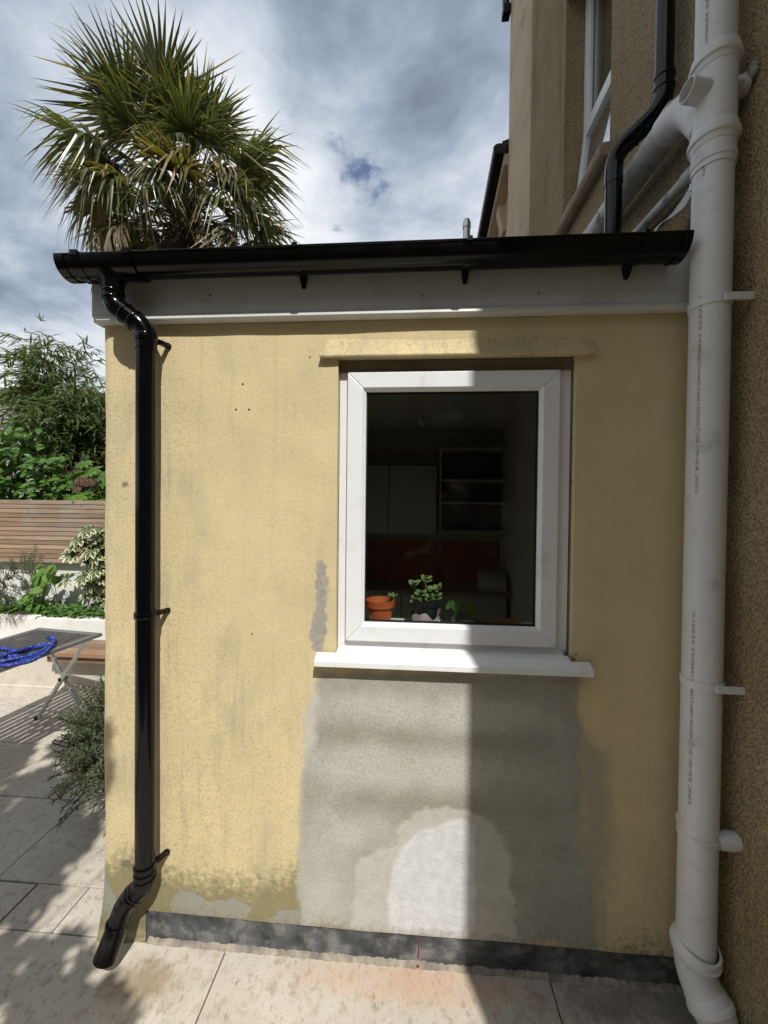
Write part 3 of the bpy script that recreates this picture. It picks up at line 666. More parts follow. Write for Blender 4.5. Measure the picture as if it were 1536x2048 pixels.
bm_ = MB(); bm_.extrude([(2.5, .902), (2.5, 1.0), (2.54, 1.06), (2.62, 1.085), (2.75, 1.085), (2.75, .902)], 0, .98-.25, .98); bm_.build('body', M['cab'], bb, smooth=40)
hb = thing('hanging_bulb', (.08, 1.5, 2.6), 'bare light bulb hanging near the top of the window', 'light bulb')
q = at(845, 840, 1, 1.5); MB().tube([(q.x, 1.5, 2.6), (q.x, 1.5, q.z+.06)], .003, 6).build('flex', M['cab'], hb)
MB().lathe([(.012, .06), (.014, .03), (.03, .0), (.032, -.02), (.02, -.045), (0, -.05)], (q.x, 1.5, q.z), 16).build('bulb', M['bulb'], hb, smooth=60)

# plants on the inner sill
ZS = 1.2625
def potmesh(c, r0, r1, h, lip=.006):
    return MB().lathe([(0, .004), (r0*.98, .0), (r1*.93, h*.72), (r1+lip*.4, h*.73), (r1+lip*.6, h), (r1-.002, h), (r1*.86, h*.75), (r0*.8, h*.35), (0, h*.33)], c, 28)
def leafpatch(mb, base, tip, nrm, w, nseg=4, fold=.15, droop=.1, shape=None):
    """a pointed leaf with a fold along its midrib"""
    base = Vector(base); tip = Vector(tip); d = tip-base; L = d.length; d.normalize(); nrm = Vector(nrm); nrm = (nrm-d*nrm.dot(d))
    nrm = nrm.normalized() if nrm.length > 1e-5 else d.orthogonal().normalized(); s = d.cross(nrm); vs = []; fs = []
    for k in range(nseg+1):
        t = k/nseg; ww = w*(shape(t) if shape else math.sin(math.pi*min(1, t*.92+.08))**.8)*.5
        c = base + d*(L*t) - nrm*(droop*L*t*t)
        vs += [c-s*ww+nrm*(fold*ww), c, c+s*ww+nrm*(fold*ww)]
        if k:
            q = 3*k; fs += [(q-3, q-2, q+1, q), (q-2, q-1, q+2, q+1)]
    mb.add(vs, fs)
pc = at(760, 1236, 1, .155)
p1 = thing('plant_pot', (pc.x, .165, ZS), 'orange plastic pot with a small succulent cutting at the left of the window sill', 'plant pot')
potmesh((pc.x, .165, ZS), .044, .058, .1).build('pot', M['terracotta'], p1, smooth=40)
MB().lathe([(0, .075), (.05, .074)], (pc.x, .165, ZS), 20).build('compost', M['earth'], p1)
cu = MB(); cu.tube([(pc.x+.01, .165, ZS+.07), (pc.x+.03, .16, ZS+.092), (pc.x+.055, .155, ZS+.115)], [.005, .006, .004], 8); cu.build('stem', M['stem'], p1, smooth=60)
lm = MB(); rr = random.Random(3)
for k in range(9):
    b_ = Vector((pc.x+.052, .155, ZS+.112)); dd = Vector((rr.uniform(-1, 1), rr.uniform(-1, 1), rr.uniform(-.2, 1))).normalized()
    leafpatch(lm, b_, b_+dd*.028, (0, -.3, 1), .012)
lm.build('foliage', M['jade'], p1, smooth=60)
pc = at(851, 1236, 1, .165); px0 = pc.x
p2 = thing('jade_plant', (px0, .165, ZS), 'jade plant with round leaves in a black pot wrapped in pale pink paper', 'potted plant')
potmesh((px0, .165, ZS+.02), .044, .058, .09).build('pot', M['darkpot'], p2, smooth=40)
wr = MB()
for k in range(41):
    a = 2*math.pi*k/40; r = .062+.003*math.sin(9*a); h = .05+.012*math.sin(3*a+1)+.006*math.sin(7*a)
    wr.v += [(px0+.05*math.cos(a), .165+.05*math.sin(a), ZS+.0005), (px0+r*math.cos(a), .165+r*math.sin(a), ZS+h)]
    if k: wr.f.append((2*k-2, 2*k, 2*k+1, 2*k-1)); wr.mi.append(0)
wr.build('paper_wrap', M['pinkcloth'], p2, smooth=60)
MB().lathe([(0, .066), (.05, .065)], (px0, .165, ZS+.022), 20).build('compost', M['earth'], p2)
st_ = MB(); lf = MB(); rr = random.Random(8)
for bx_, bz, by in ((-.05, .155, 0), (-.02, .12, -.02), (.0, .17, .01), (.03, .13, -.01), (.045, .10, .0), (.015, .10, -.03), (-.04, .09, -.02), (.05, .135, .02)):
    b0 = Vector((px0+bx_*.25, .165, ZS+.075)); b1 = Vector((px0+bx_, .165+by, ZS+bz+.02)); st_.tube([b0, (b0+b1)/2+Vector((0, 0, -.01)), b1], [.005, .004, .003], 6)
    for k in range(7):
        a = k*2.4; dd = Vector((math.cos(a), math.sin(a)*.9, rr.uniform(.1, .9))).normalized(); bb0 = b1-Vector((0, 0, .012*(k//3)))
        leafpatch(lf, bb0, bb0+dd*rr.uniform(.022, .03), (0, -.5, 1), .019, 4, .2, .0, lambda t: math.sqrt(max(0, 1-(2*t-1.15)**2/1.33)))
st_.build('stem', M['stem'], p2, smooth=60); lf.build('foliage', M['jade'], p2, smooth=60)
pc = at(915, 1236, 1, .165); px0 = pc.x
p3 = thing('seedling_glass', (px0, .165, ZS), 'green seedling with heart leaves in a small clear glass, right of the jade plant', 'seedling')
MB().lathe([(0, .002), (.022, .001), (.027, .06), (.0255, .06), (.021, .004), (0, .005)], (px0, .165, ZS), 20).build('glass', M['glassup'], p3, smooth=40)
sm2 = MB(); sm2.tube([(px0, .165, ZS+.006), (px0-.004, .165, ZS+.06), (px0-.012, .16, ZS+.105)], .0018, 6); sm2.tube([(px0, .165, ZS+.01), (px0+.01, .165, ZS+.06), (px0+.03, .16, ZS+.09)], .0016, 6); sm2.build('stem', M['stem'], p3)
lf = MB(); hshape = lambda t: (math.sin(math.pi*min(1, .25+.75*t))**.8)*(1 if t > .03 else .5)
b_ = Vector((px0-.012, .16, ZS+.105)); leafpatch(lf, b_, b_+Vector((.008, -.03, -.05)), (0, -1, .5), .036, 5, .1, .1, hshape); leafpatch(lf, b_, b_+Vector((-.04, -.005, -.035)), (-.3, -1, .6), .03, 5, .1, .1, hshape)
b_ = Vector((px0+.03, .16, ZS+.09)); leafpatch(lf, b_, b_+Vector((.075, .0, -.045)), (0, -.7, .8), .04, 5, .1, .1, hshape)
lf.build('foliage', M['heart'], p3, smooth=60)
wb = thing('wooden_board', (.36, .2, ZS), 'small wooden board lying at the right of the inner sill', 'board')
MB().box((.28, .16, ZS+.001), (.47, .26, ZS+.012)).build('board', M['woodboard'], wb, bevel=.003)

# ================================================================== rainwater goods on the extension
GY, GZ, GR = -.0915, 2.640, .056
def halfpipe(mb, x0, x1, r, t=.003, dz=0.0, ext_up=.004, n=20, lip=True):
    out, inn = [], []
    for k in range(n+1):
        a = math.pi + math.pi*k/n
        out.append((GY+r*math.cos(a), GZ+dz+r*math.sin(a))); inn.append((GY+(r-t)*math.cos(a), GZ+dz+(r-t)*math.sin(a)))
    poly = [(out[0][0], GZ+dz+ext_up)] + out + [(out[-1][0], GZ+dz+ext_up), (inn[-1][0], GZ+dz+ext_up)] + inn[::-1] + [(inn[0][0], GZ+dz+ext_up)]
    n2 = len(poly); vs = [(x0, u, v) for u, v in poly] + [(x1, u, v) for u, v in poly]
    mb.add(vs, [(i, (i+1) % n2, (i+1) % n2+n2, i+n2) for i in range(n2)])
    h = n2//2
    for b_ in (0, n2):
        for i in range(h-1): mb.add([vs[b_+i], vs[b_+i+1], vs[b_+n2-2-i], vs[b_+n2-1-i]], [(0, 1, 2, 3)])
gut = thing('rain_gutter', (-.2, GY, GZ), 'black half round plastic rain gutter running along the top of the extension', 'gutter')
gm = MB(); halfpipe(gm, -1.275, .885, GR)
gm.tube([(-1.275, GY-GR-.001, GZ+.003), (.885, GY-GR-.001, GZ+.003)], .0038, 8)
gm.build('channel', M['blackg'], gut, smooth=35)
def stopend(x):
    e = MB(); n = 20; vs = [(x-.003, GY+(GR+.003)*math.cos(math.pi+math.pi*k/n), GZ+(GR+.003)*math.sin(math.pi+math.pi*k/n)) for k in range(n+1)]
    vs = [(x-.003, GY-GR-.003, GZ+.007)] + vs + [(x-.003, GY+GR+.003, GZ+.007)]
    v2 = [(x+.003, b_, c_) for _, b_, c_ in vs]; m_ = len(vs)
    e.add(vs+v2, [tuple(range(m_)), tuple(reversed(range(m_, 2*m_)))] + [(i, i+m_, (i+1) % m_+m_, (i+1) % m_) for i in range(m_)])
    return e
e = stopend(-1.278); halfpipe(e, -1.281, -1.247, GR+.004, .0036); e.build('stop_end', M['blackg'], gut, smooth=35)
e = stopend(.887); halfpipe(e, .86, .89, GR+.004, .0036); e.build('stop_end', M['blackg'], gut, smooth=35)
OX = -1.104                                                     # outlet position
u_ = MB(); halfpipe(u_, OX-.105, OX+.105, GR+.0045, .0042); halfpipe(u_, OX-.112, OX-.082, GR+.0075, .007); halfpipe(u_, OX+.082, OX+.112, GR+.0075, .007)
for x in (OX-.097, OX+.097): u_.box((x-.013, GY-GR-.011, GZ-.006), (x+.013, GY-GR+.006, GZ+.012))
u_.lathe([(.05, .012), (.040, -.006), (.0365, -.02), (.0365, -.05)], (OX, GY, GZ-GR), 24)
u_.build('running_outlet', M['blackg'], gut, smooth=35)
for x in (-.404, .187, .746):
    br = MB(); halfpipe(br, x-.011, x+.011, GR+.0035, .003); br.box((x-.008, GY-GR-.009, GZ-.004), (x+.008, GY-GR+.006, GZ+.011)); br.box((x-.009, GY+GR-.006, GZ-.004), (x+.009, GY+GR+.004, GZ+.011))
    br.hexa([(x-.007, -.034, 2.562), (x+.007, -.034, 2.562), (x+.007, -.0305, 2.562), (x-.007, -.0305, 2.562), (x-.014, -.062, 2.604), (x+.014, -.062, 2.604), (x+.014, -.0305, 2.604), (x-.014, -.0305, 2.604)])
    br.build('gutter_bracket', M['blackg'], gut, smooth=35)

PX, PY, PR = -.994, -.066, .0345
dp = thing('downpipe', (PX, PY, 0), 'glossy black round downpipe with an offset at the top and a shoe at the paving', 'downpipe')
def collar(mb, c, ax, r, h, n=24): mb.lathe([(r-.004, -h/2), (r+.0005, -h/2), (r+.002, -h/2+.003), (r+.002, h/2-.003), (r+.0005, h/2), (r-.004, h/2)], c, n, ax)
o_ = MB(); top = fillet([(OX, GY, 2.545), (OX, GY, 2.493), (PX, PY, 2.408), (PX, PY, 2.33)], .045, 8); o_.tube(top, .0365, 24, False)
for c_, ax in (((OX, GY, 2.532), (0, 0, 1)), ((OX, GY, 2.508), (0, 0, 1)), ((PX, PY, 2.382), (0, 0, 1))): collar(o_, c_, ax, .0375, .012)
dd = (Vector((PX, PY, 2.408))-Vector((OX, GY, 2.493))).normalized(); midp = (Vector((PX, PY, 2.408))+Vector((OX, GY, 2.493)))/2
collar(o_, midp-dd*.018, dd, .0375, .008); collar(o_, midp+dd*.022, dd, .0385, .012)
o_.build('offset_bend', M['blackp'], dp, smooth=40)
MB().tube([(PX, PY, 2.39), (PX, PY, 1.35), (PX, PY, .34)], PR, 32, False).build('pipe', M['blackp'], dp, smooth=40)
bt_ = MB(); A = Vector((PX, PY, .365)); B = Vector((PX-.002, PY, .300)); C_ = Vector((-1.062, -.086, .245)); D_ = Vector((-1.082, -.095, .165)); E_ = Vector((-1.110, -.118, .068))
bt_.tube(fillet([A, B, C_, D_], .045, 8), .0368, 24, False)
for c_, ax in ((A-Vector((0, 0, .012)), (0, 0, 1)), (A-Vector((0, 0, .036)), (0, 0, 1)), (B+(C_-B)*.45, C_-B), (B+(C_-B)*.62, C_-B), (D_+Vector((0, 0, .012)), D_-C_)): collar(bt_, c_, ax, .038, .012)
bt_.build('bottom_offset', M['blackp'], dp, smooth=40)
so_ = MB(); sp_ = fillet([D_+Vector((.002, 0, .02)), D_-Vector((.002, .002, .01)), E_], .03, 6); so_.tube(sp_, [.0395]*(len(sp_)-1)+[.041], 24, False)
so_.tube([E_+(D_-E_).normalized()*.002, E_+(D_-E_).normalized()*.09], .036, 20, False); so_.build('shoe', M['blackp'], dp, smooth=40)
for z, tilt in ((2.372, 0), (1.338, 0), (.375, 0)):
    bk = MB(); collar(bk, (PX, PY, z), (0, 0, 1), PR+.003, .024)
    lug = Vector((PX+.046, -.004, z)); bk.hexa([(PX+.026, PY+.03, z-.009), (PX+.036, PY+.02, z-.009), (lug.x+.006, -.002, z-.009), (lug.x-.008, -.002, z-.009), (PX+.026, PY+.03, z+.009), (PX+.036, PY+.02, z+.009), (lug.x+.006, -.002, z+.009), (lug.x-.008, -.002, z+.009)])
    bk.lathe([(0, -.004), (.011, -.004), (.011, .003), (0, .003)], (lug.x, -.004, z), 14, (0, 1, 0))
    b0 = bk.build('pipe_bracket', M['blackp'], dp, smooth=40)
    MB().lathe([(0, -.0065), (.004, -.006), (.005, -.0045)], (lug.x, -.004, z), 10, (0, 1, 0)).build('screw_head', M['steel'], b0, smooth=40)

# ================================================================== tall house at the right
HX = 1.06; HY0, HY1, HZ = -2.43, 2.97, 8.2
house = thing('tall_house', (HX+2, 0, 0), 'tall ochre roughcast house wall with a sash window, right of the extension', 'building')
UY0, UY1, UZ0, UZ1 = .75, 1.40, 3.745, 5.35
def plate(mb, ys, zs_, hole, x=HX):
    for a, b_ in zip(ys[:-1], ys[1:]):
        for c_, d in zip(zs_[:-1], zs_[1:]):
            if hole and hole[0] <= (a+b_)/2 <= hole[1] and hole[2] <= (c_+d)/2 <= hole[3]: continue
            mb.add([(x, b_, c_), (x, a, c_), (x, a, d), (x, b_, d)], [(0, 1, 2, 3)])
hw = MB(); plate(hw, [HY0, UY0, UY1, HY1], [-.05, UZ0, UZ1, HZ], (UY0, UY1, UZ0, UZ1))
RX = HX+.13
hw.add([(HX, UY1, UZ0), (HX, UY1, UZ1), (RX+.2, UY1, UZ1), (RX+.2, UY1, UZ0)], [(0, 1, 2, 3)]); hw.add([(HX, UY0, UZ0), (HX, UY0, UZ1), (RX+.2, UY0, UZ1), (RX+.2, UY0, UZ0)], [(0, 3, 2, 1)])
hw.add([(HX, UY0, UZ1), (HX, UY1, UZ1), (RX+.2, UY1, UZ1), (RX+.2, UY0, UZ1)], [(0, 1, 2, 3)]); hw.add([(HX, UY0, UZ0), (HX, UY1, UZ0), (RX+.2, UY1, UZ0), (RX+.2, UY0, UZ0)], [(0, 3, 2, 1)])
hw.add([(HX, HY0, -.05), (HX+6, HY0, -.05), (HX+6, HY0, HZ), (HX, HY0, HZ)], [(0, 1, 2, 3)]); hw.add([(HX, HY1, -.05), (HX+6, HY1, -.05), (HX+6, HY1, HZ), (HX, HY1, HZ)], [(0, 3, 2, 1)])
hw.add([(HX+6, HY0, -.05), (HX+6, HY1, -.05), (HX+6, HY1, HZ), (HX+6, HY0, HZ)], [(0, 1, 2, 3)]); hw.add([(HX, HY0, HZ), (HX+6, HY0, HZ), (HX+6, HY1, HZ), (HX, HY1, HZ)], [(0, 1, 2, 3)])
hw.add([(RX+.5, UY0-.2, UZ0-.2), (RX+.5, UY1+.2, UZ0-.2), (RX+.5, UY1+.2, UZ1+.2), (RX+.5, UY0-.2, UZ1+.2)], [(0, 3, 2, 1)])
hw.build('wall', M['roughcast'], house)
qn = MB(); n = 14
for k in range(n+1):
    z = 2.4+(HZ-2.4)*k/n; w = .012*mnoise.noise(Vector((z*1.3, 0, 5)))
    qn.v += [(HX+.004, 2.2+w, z), (HX-.012, 2.225+w, z), (HX-.016, 2.6, z), (HX-.012, HY1+.01+w, z), (HX+.1, HY1+.016, z)]
    if k:
        q = 5*k
        for e in range(4): qn.f.append((q-4+e, q-5+e, q+e, q+1+e)); qn.mi.append(0)
qn.build('smooth_quoin', M['smooth'], house, smooth=60)
us = MB(); us.extrude([(HX+.12, UZ0+.01), (HX-.045, UZ0-.012), (HX-.066, UZ0-.028), (HX-.07, UZ0-.05), (HX-.06, UZ0-.075), (HX-.035, UZ0-.088), (HX+.0, UZ0-.085)], 1, UY0-.03, UY1+.045)
us.build('window_sill', M['stone'], house, bevel=.008)
uw = thing('sash_window', (0, 0, 0)); uw.parent = house; uw.location = -OFF[house.name]; OFF[uw.name] = Vector((0, 0, 0))
fx = RX
MB().box((fx, UY1-.05, UZ0+.005), (fx+.09, UY1-.001, UZ1-.001)).build('frame_bar', M['upvc'], uw, bevel=.004)
MB().box((fx, UY0+.001, UZ0+.005), (fx+.09, UY0+.05, UZ1-.001)).build('frame_bar', M['upvc'], uw, bevel=.004)
MB().box((fx, UY0+.051, UZ1-.06), (fx+.09, UY1-.051, UZ1-.001)).build('frame_bar', M['upvc'], uw, bevel=.004)
MZ = 4.40
MB().box((fx-.006, UY0+.051, MZ-.03), (fx+.05, UY1-.051, MZ+.03)).build('meeting_rail', M['upvc'], uw, bevel=.005)
MB().box((fx+.03, UY0+.052, MZ+.031), (fx+.034, UY1-.052, UZ1-.061)).build('upper_pane', M['glassup'], uw)
for s_ in (UY0+.051, UY1-.076): MB().box((fx+.005, s_, MZ+.031), (fx+.028, s_+.025, UZ1-.061)).build('sash_bar', M['upvc'], uw, bevel=.003)
cu = MB()
for k in range(41):
    y = UY0+.06+(UY1-UY0-.12)*k/40; xx = fx+.12+.012*math.sin(k*1.55)
    cu.v += [(xx, y, MZ), (xx, y, UZ1-.06)]
    if k: cu.f.append((2*k-2, 2*k, 2*k+1, 2*k-1)); cu.mi.append(0)
cu.build('curtain', M['curtain'], uw, smooth=60)
MB().box((fx+.055, UY0+.052, UZ0+.012), (fx+.062, UY1-.052, MZ-.032)).build('white_blind', M['blind'], uw)
# lower sash, hinged at its head and pushed open
SL = MZ-.035-(UZ0+.02); oa = R(6.3)
def swing(y, t, d=0.0):     # t: distance down the sash from the hinge, d: depth behind its face
    return (fx-.012-math.sin(oa)*t+math.cos(oa)*d, y, MZ-.035-math.cos(oa)*t-math.sin(oa)*d)
def sashbox(y0, y1, t0, t1, d0, d1): return MB().hexa([swing(y1, t1, d0), swing(y0, t1, d0), swing(y0, t1, d1), swing(y1, t1, d1), swing(y1, t0, d0), swing(y0, t0, d0), swing(y0, t0, d1), swing(y1, t0, d1)])
ls = sashbox(UY1-.08, UY1-.04, 0, SL, 0, .04).build('open_sash', M['upvc'], uw, bevel=.003)
for bx4 in ((UY0+.04, UY0+.08, 0, SL), (UY0+.0801, UY1-.0801, 0, .045), (UY0+.0801, UY1-.0801, SL-.05, SL)):
    sashbox(*bx4, 0, .04).build('sash_rail', M['upvc'], ls, bevel=.003)
sashbox(UY0+.0801, UY1-.0801, .0451, SL-.0501, .016, .02).build('pane', M['glassup'], ls)
# far eaves of the lower wing beyond
wing = thing('lower_house_wing', (1.7, 5, 0), 'lower wing of the house with black gutter and pale corbelled eaves beyond the quoin', 'building')
wa = MB(); wa.hexa([(1.12, 3.0, 0), (5, 3.0, 0), (5, 7, 0), (1.12, 7, 0), (1.12, 3.0, 5.6), (5, 3.0, 5.6), (5, 7, 5.2), (1.12, 7, 5.2)]); wa.build('wall', M['smooth'], wing)
ge = MB(); ge.tube([(.955, 2.985, 5.78), (.955, 4.2, 5.47), (.955, 7, 4.8)], .075, 14); ge.build('eaves_gutter', M['blackg'], wing, smooth=50)
ev = MB(); ev.hexa([(1.0, 2.99, 5.6), (1.2, 2.99, 5.6), (1.2, 7, 4.65), (1.0, 7, 4.65), (1.0, 2.99, 5.72), (1.2, 2.99, 5.72), (1.2, 7, 4.77), (1.0, 7, 4.77)]); ev.build('eaves_board', M['smooth'], wing)
for k in range(5):
    y = 3.35+k*.6; z = 5.51-.255*(y-3); MB().hexa([(1.08, y, z-.3), (1.19, y, z-.3), (1.19, y+.12, z-.33), (1.08, y+.12, z-.33), (1.02, y, z), (1.19, y, z), (1.19, y+.12, z-.03), (1.02, y+.12, z-.03)]).build('corbel', M['smooth'], wing)
wr_ = MB(); wr_.hexa([(.98, 2.99, 5.8), (5, 2.99, 7.2), (5, 7, 6.2), (.98, 7, 4.85), (.98, 2.99, 5.86), (5, 2.99, 7.26), (5, 7, 6.26), (.98, 7, 4.91)]); wr_.build('roof', M['roof'], wing)
q = at(1012, 12, 0, 1.0)
tg = thing('roof_gutter_end', (1.0, q.y, q.z), 'small black gutter end at the top left edge of the tall house', 'gutter')
MB().tube([(1.0, q.y, q.z-.02), (1.0, q.y, q.z+.6)], .04, 12).build('pipe', M['blackg'], tg, smooth=50)
MB().box((.96, q.y-.05, q.z-.12), (1.047, q.y+.05, q.z-.02)).build('stop_end', M['blackg'], tg, bevel=.01)

# ---- pipes on the house wall
SX, SY, SR = .972, -.11, .0545
sp = thing('soil_stack', (SX, SY, 0), 'thick grey white vertical soil pipe with clips and branch fitting in the corner', 'soil pipe')
MB().tube([(SX, SY, .29), (SX, SY, 1.5), (SX, SY, 2.95)], SR, 40, False).build('pipe', M['soil'], sp, smooth=40)
MB().tube([(SX, SY, 3.19), (SX, SY, 4.2), (SX, SY, 5.2)], SR, 40, False).build('pipe', M['soil'], sp, smooth=40)
def ringprof(r): return [(r-.006, -.03), (r+.0, -.03), (r+.003, -.012), (r+.009, -.008), (r+.009, .004), (r+.004, .008), (r+.003, .026), (r+.001, .03), (r-.006, .03)]
fit = MB(); fit.tube([(SX, SY, 2.885), (SX, SY, 3.22)], SR+.004, 40, False)
fit.lathe(ringprof(SR+.0055), (SX, SY, 3.20), 40); fit.lathe(ringprof(SR+.0055), (SX, SY, 2.955), 40); fit.lathe([(SR, -.012), (SR+.006, -.01), (SR+.006, .01), (SR, .012)], (SX, SY, 2.885), 40)
fit.tube(fillet([(SX, SY+.01, 3.02), (SX, SY+.10, 3.175), (SX, SY+.19, 3.215)], .06, 6), .0575, 28, False)
fit.build('branch_fitting', M['soil'], sp, smooth=40)
stb = MB(); sdir = Vector((-.97, -.12, .08)).normalized(); sb = Vector((SX-.03, SY-.012, 3.10)); st_r = .033
stb.lathe([(st_r, .0), (st_r, .072), (st_r-.0035, .072), (st_r-.0035, .0), (0, -.002)], sb, 24, sdir); stb.build('open_socket', M['soil'], sp, smooth=40)
bs = MB(); bs.lathe([(.032, .0), (.032, .05), (.0, .052)], (SX+.03, SY-.01, 3.10), 18, (1, -.15, .25)); bs.build('side_boss', M['soil2'], sp, smooth=40)
mo = MB()
for k in range(5): mo.lathe([(0, -.014), (.012, -.006), (.013, .006), (0, .014)], (HX-.012, SY-.035+rnd.uniform(-.02, .025), 3.115+rnd.uniform(-.02, .025)), 8, rdir())
mo.build('mortar_lump', M['mortar'], sp)
def clip(z, near, far, sag=0.0):
    c_ = MB(); n = 36; r = SR+.0035
    c_.lathe([(SR-.001, -.012), (r, -.012), (r, .012), (SR-.001, .012)], (SX, SY, z), 40)
    if near:
        yb = SY-r+.001
        c_.box((SX+.004, yb-.0045, z-.0115), (HX-.001, yb, z+.0115)); c_.lathe([(.0115, -.0046), (.0115, .0)], (HX-.013, yb, z), 14, (0, 1, 0))
        c_.lathe([(0, -.0052), (.004, -.0051), (.0045, -.0045)], (HX-.014, yb, z), 10, (0, 1, 0)); c_.box((SX+.05, yb, z-.008), (HX-.001, yb+.012, z-.004))
    if far:
        c_.box((SX-.022, SY+r-.004, z-.013), (SX+.008, SY+r+.016, z+.013)); c_.box((SX-.014, SY+r, z-.02), (HX, SY+r+.012, z+.02))
    c_.build('pipe_clip', M['soil'], sp, smooth=40)
clip(2.425, True, False); clip(1.185, True, False); clip(.672, False, True); clip(2.868, False, True)
bk = MB(); bk.lathe([(0, -.03), (.026, -.028), (.03, .0), (.024, .05), (.0, .055)], (SX+.065, SY-.035, .685), 12, (1, -.2, .2)); bk.build('mortared_lug', M['soil2'], sp, smooth=50)
ft = MB(); fp = fillet([(SX, SY, .30), (SX, SY, .20), (SX+.055, SY-.11, .035), (SX+.065, SY-.13, -.01)], .07, 8); ft.tube(fp, SR+.004, 36, False)
ft.lathe(ringprof(SR+.007), (SX, SY, .285), 40, (.12, -.25, 1)); dv = Vector((-.055, .11, .165)).normalized(); ft.lathe(ringprof(SR+.006), (SX+.02, SY-.04, .145), 40, dv); ft.lathe([(SR, -.012), (SR+.008, -.01), (SR+.008, .01), (SR, .012)], (SX+.04, SY-.08, .085), 36, dv)
ft.build('foot_bend', M['soil'], sp, smooth=40)
# printed lettering on the soil pipe
TXT = "FLOPLAST   BS EN 1453-1  2017 \u2295 KM572704 110MM X 3.2MM PVC-U B MADE IN IE   02 05 20 09 27 E11"
cvd = bpy.data.curves.new('lettering', 'FONT'); cvd.body = TXT; cvd.size = .0125; cvd.space_character = 1.0; cvd.resolution_u = 2
to = bpy.data.objects.new('tmp_text', cvd); COL.objects.link(to); bpy.context.view_layer.update()
tme = bpy.data.meshes.new_from_object(to.evaluated_get(bpy.context.evaluated_depsgraph_get()))
tv = np.array([v.co[:] for v in tme.vertices]); tf = [tuple(p.vertices) for p in tme.polygons]
bpy.data.objects.remove(to); Ltxt = tv[:, 0].max(); fsc = .635/Ltxt
for z0 in (1.808, .79, 2.845-.02, .235-.62):
    mb = MB(); vs = []
    for u, v, _ in tv:
        z = z0+u*fsc; a = R(-146) - v/SR; vs.append((SX+(SR+.0006)*math.cos(a), SY+(SR+.0006)*math.sin(a), z))
    okf = [f for f in tf if all(.33 < vs[i][2] < 2.86 or 3.22 < vs[i][2] < 5 for i in f)]
    if okf: mb.add(vs, okf); mb.build('printed_lettering', M['ink'], sp)
# white branch along the wall
wb_ = thing('waste_branch_pipe', (SX, .1, 3.2), 'fat mould stained white branch pipe running back along the house wall', 'pipe')
MB().tube([(SX+.002, SY+.15, 3.215), (SX+.01, .45, 3.245), (SX+.02, .80, 3.262)], .0545, 32, False).build('pipe', M['soil2'], wb_, smooth=40)
w2 = MB(); w2.lathe([(.053, -.03), (.0595, -.03), (.0595, .03), (.053, .03)], (SX+.02, .76, 3.26), 28, (0, 1, 0)); w2.tube(fillet([(SX+.02, .78, 3.262), (SX+.03, .9, 3.265), (HX+.05, .97, 3.267)], .06), .058, 28); w2.build('elbow', M['soil2'], wb_, smooth=40)
w3 = MB(); w3.lathe([(.053, -.04), (.060, -.04), (.060, .03), (.053, .03)], (SX+.003, SY+.205, 3.217), 28, (0, 1, .04)); w3.build('socket', M['soil'], wb_, smooth=40)
sw = thing('thin_waste_pipe', (1.0, .2, 3.0), 'thin white waste pipe below the fat branch pipe on the house wall', 'pipe')
MB().tube([(1.02, -.07, 2.985), (1.02, .08, 2.995), (1.022, .5, 3.03), (1.022, .95, 3.06)], .021, 16).build('pipe', M['soil2'], sw, smooth=40)
MB().lathe([(.02, -.025), (.026, -.025), (.026, .025), (.02, .025)], (1.02, .06, 2.993), 16, (0, 1, .06)).build('socket', M['soil2'], sw, smooth=40)
bp = thing('upper_downpipe', (1.0, .2, 3.3), 'black downpipe with a swan neck on the house wall, behind the soil stack', 'downpipe')
MB().tube([(1.005, .205, 5.2), (1.005, .205, 3.44)], .034, 24, False).build('pipe', M['blackp'], bp, smooth=40)
MB().tube([(.87, .315, 3.24), (.87, .315, 2.71)], .034, 24, False).build('pipe', M['blackp'], bp, smooth=40)
sn = MB(); sn.tube(fillet([(1.005, .205, 3.52), (1.005, .205, 3.385), (.87, .315, 3.30), (.87, .315, 3.17)], .06, 8), .0365, 24, False)
for c_ in ((1.005, .205, 3.50), (1.005, .205, 3.455)): collar(sn, c_, (0, 0, 1), .0375, .012)
for t in (.42, .6): collar(sn, Vector((1.005, .205, 3.385)).lerp(Vector((.87, .315, 3.30)), t), (-.135, .11, -.085), .0375, .01)
sn.build('swan_neck', M['blackp'], bp, smooth=40)
lf_ = MB(); n = 12
for i in range(n+1):
    for j in range(5):
        u, v = i/n, j/4; lf_.v.append((1.0-.05*v+.012*math.sin(u*7+v*3), -.02+.33*u, 2.83+.11*(1-v)*(1-.6*u)+.016*math.sin(u*9+v*4)))
for i in range(n):
    for j in range(4): lf_.f.append((i*5+j, i*5+j+1, i*5+j+6, i*5+j+5)); lf_.mi.append(0)
fl = tag(lf_.build('lead_flashing', M['soil2'], None, smooth=60, off=Vector((1.0, .1, 2.83))), 'crumpled grey lead flashing tucked behind the gutter beside the soil stack', 'flashing'); fl.location = (1.0, .1, 2.83)
sol = fl.modifiers.new('solid', 'SOLIDIFY'); sol.thickness = .003
q = at(933, 480, 1, 1.2)
fu = thing('flue_pipe', (q.x, 1.2, 2.77), 'thin steel flue with a capped top rising behind the gutter', 'flue')
MB().tube([(q.x, 1.2, 2.76), (q.x, 1.2, 3.66)], .0235, 20).build('pipe', M['steel'], fu, smooth=40)
MB().lathe([(.0235, -.045), (.027, -.042), (.027, -.01), (.02, .012), (.0, .02)], (q.x, 1.2, 3.68), 20).build('cap', M['steel'], fu, smooth=40)

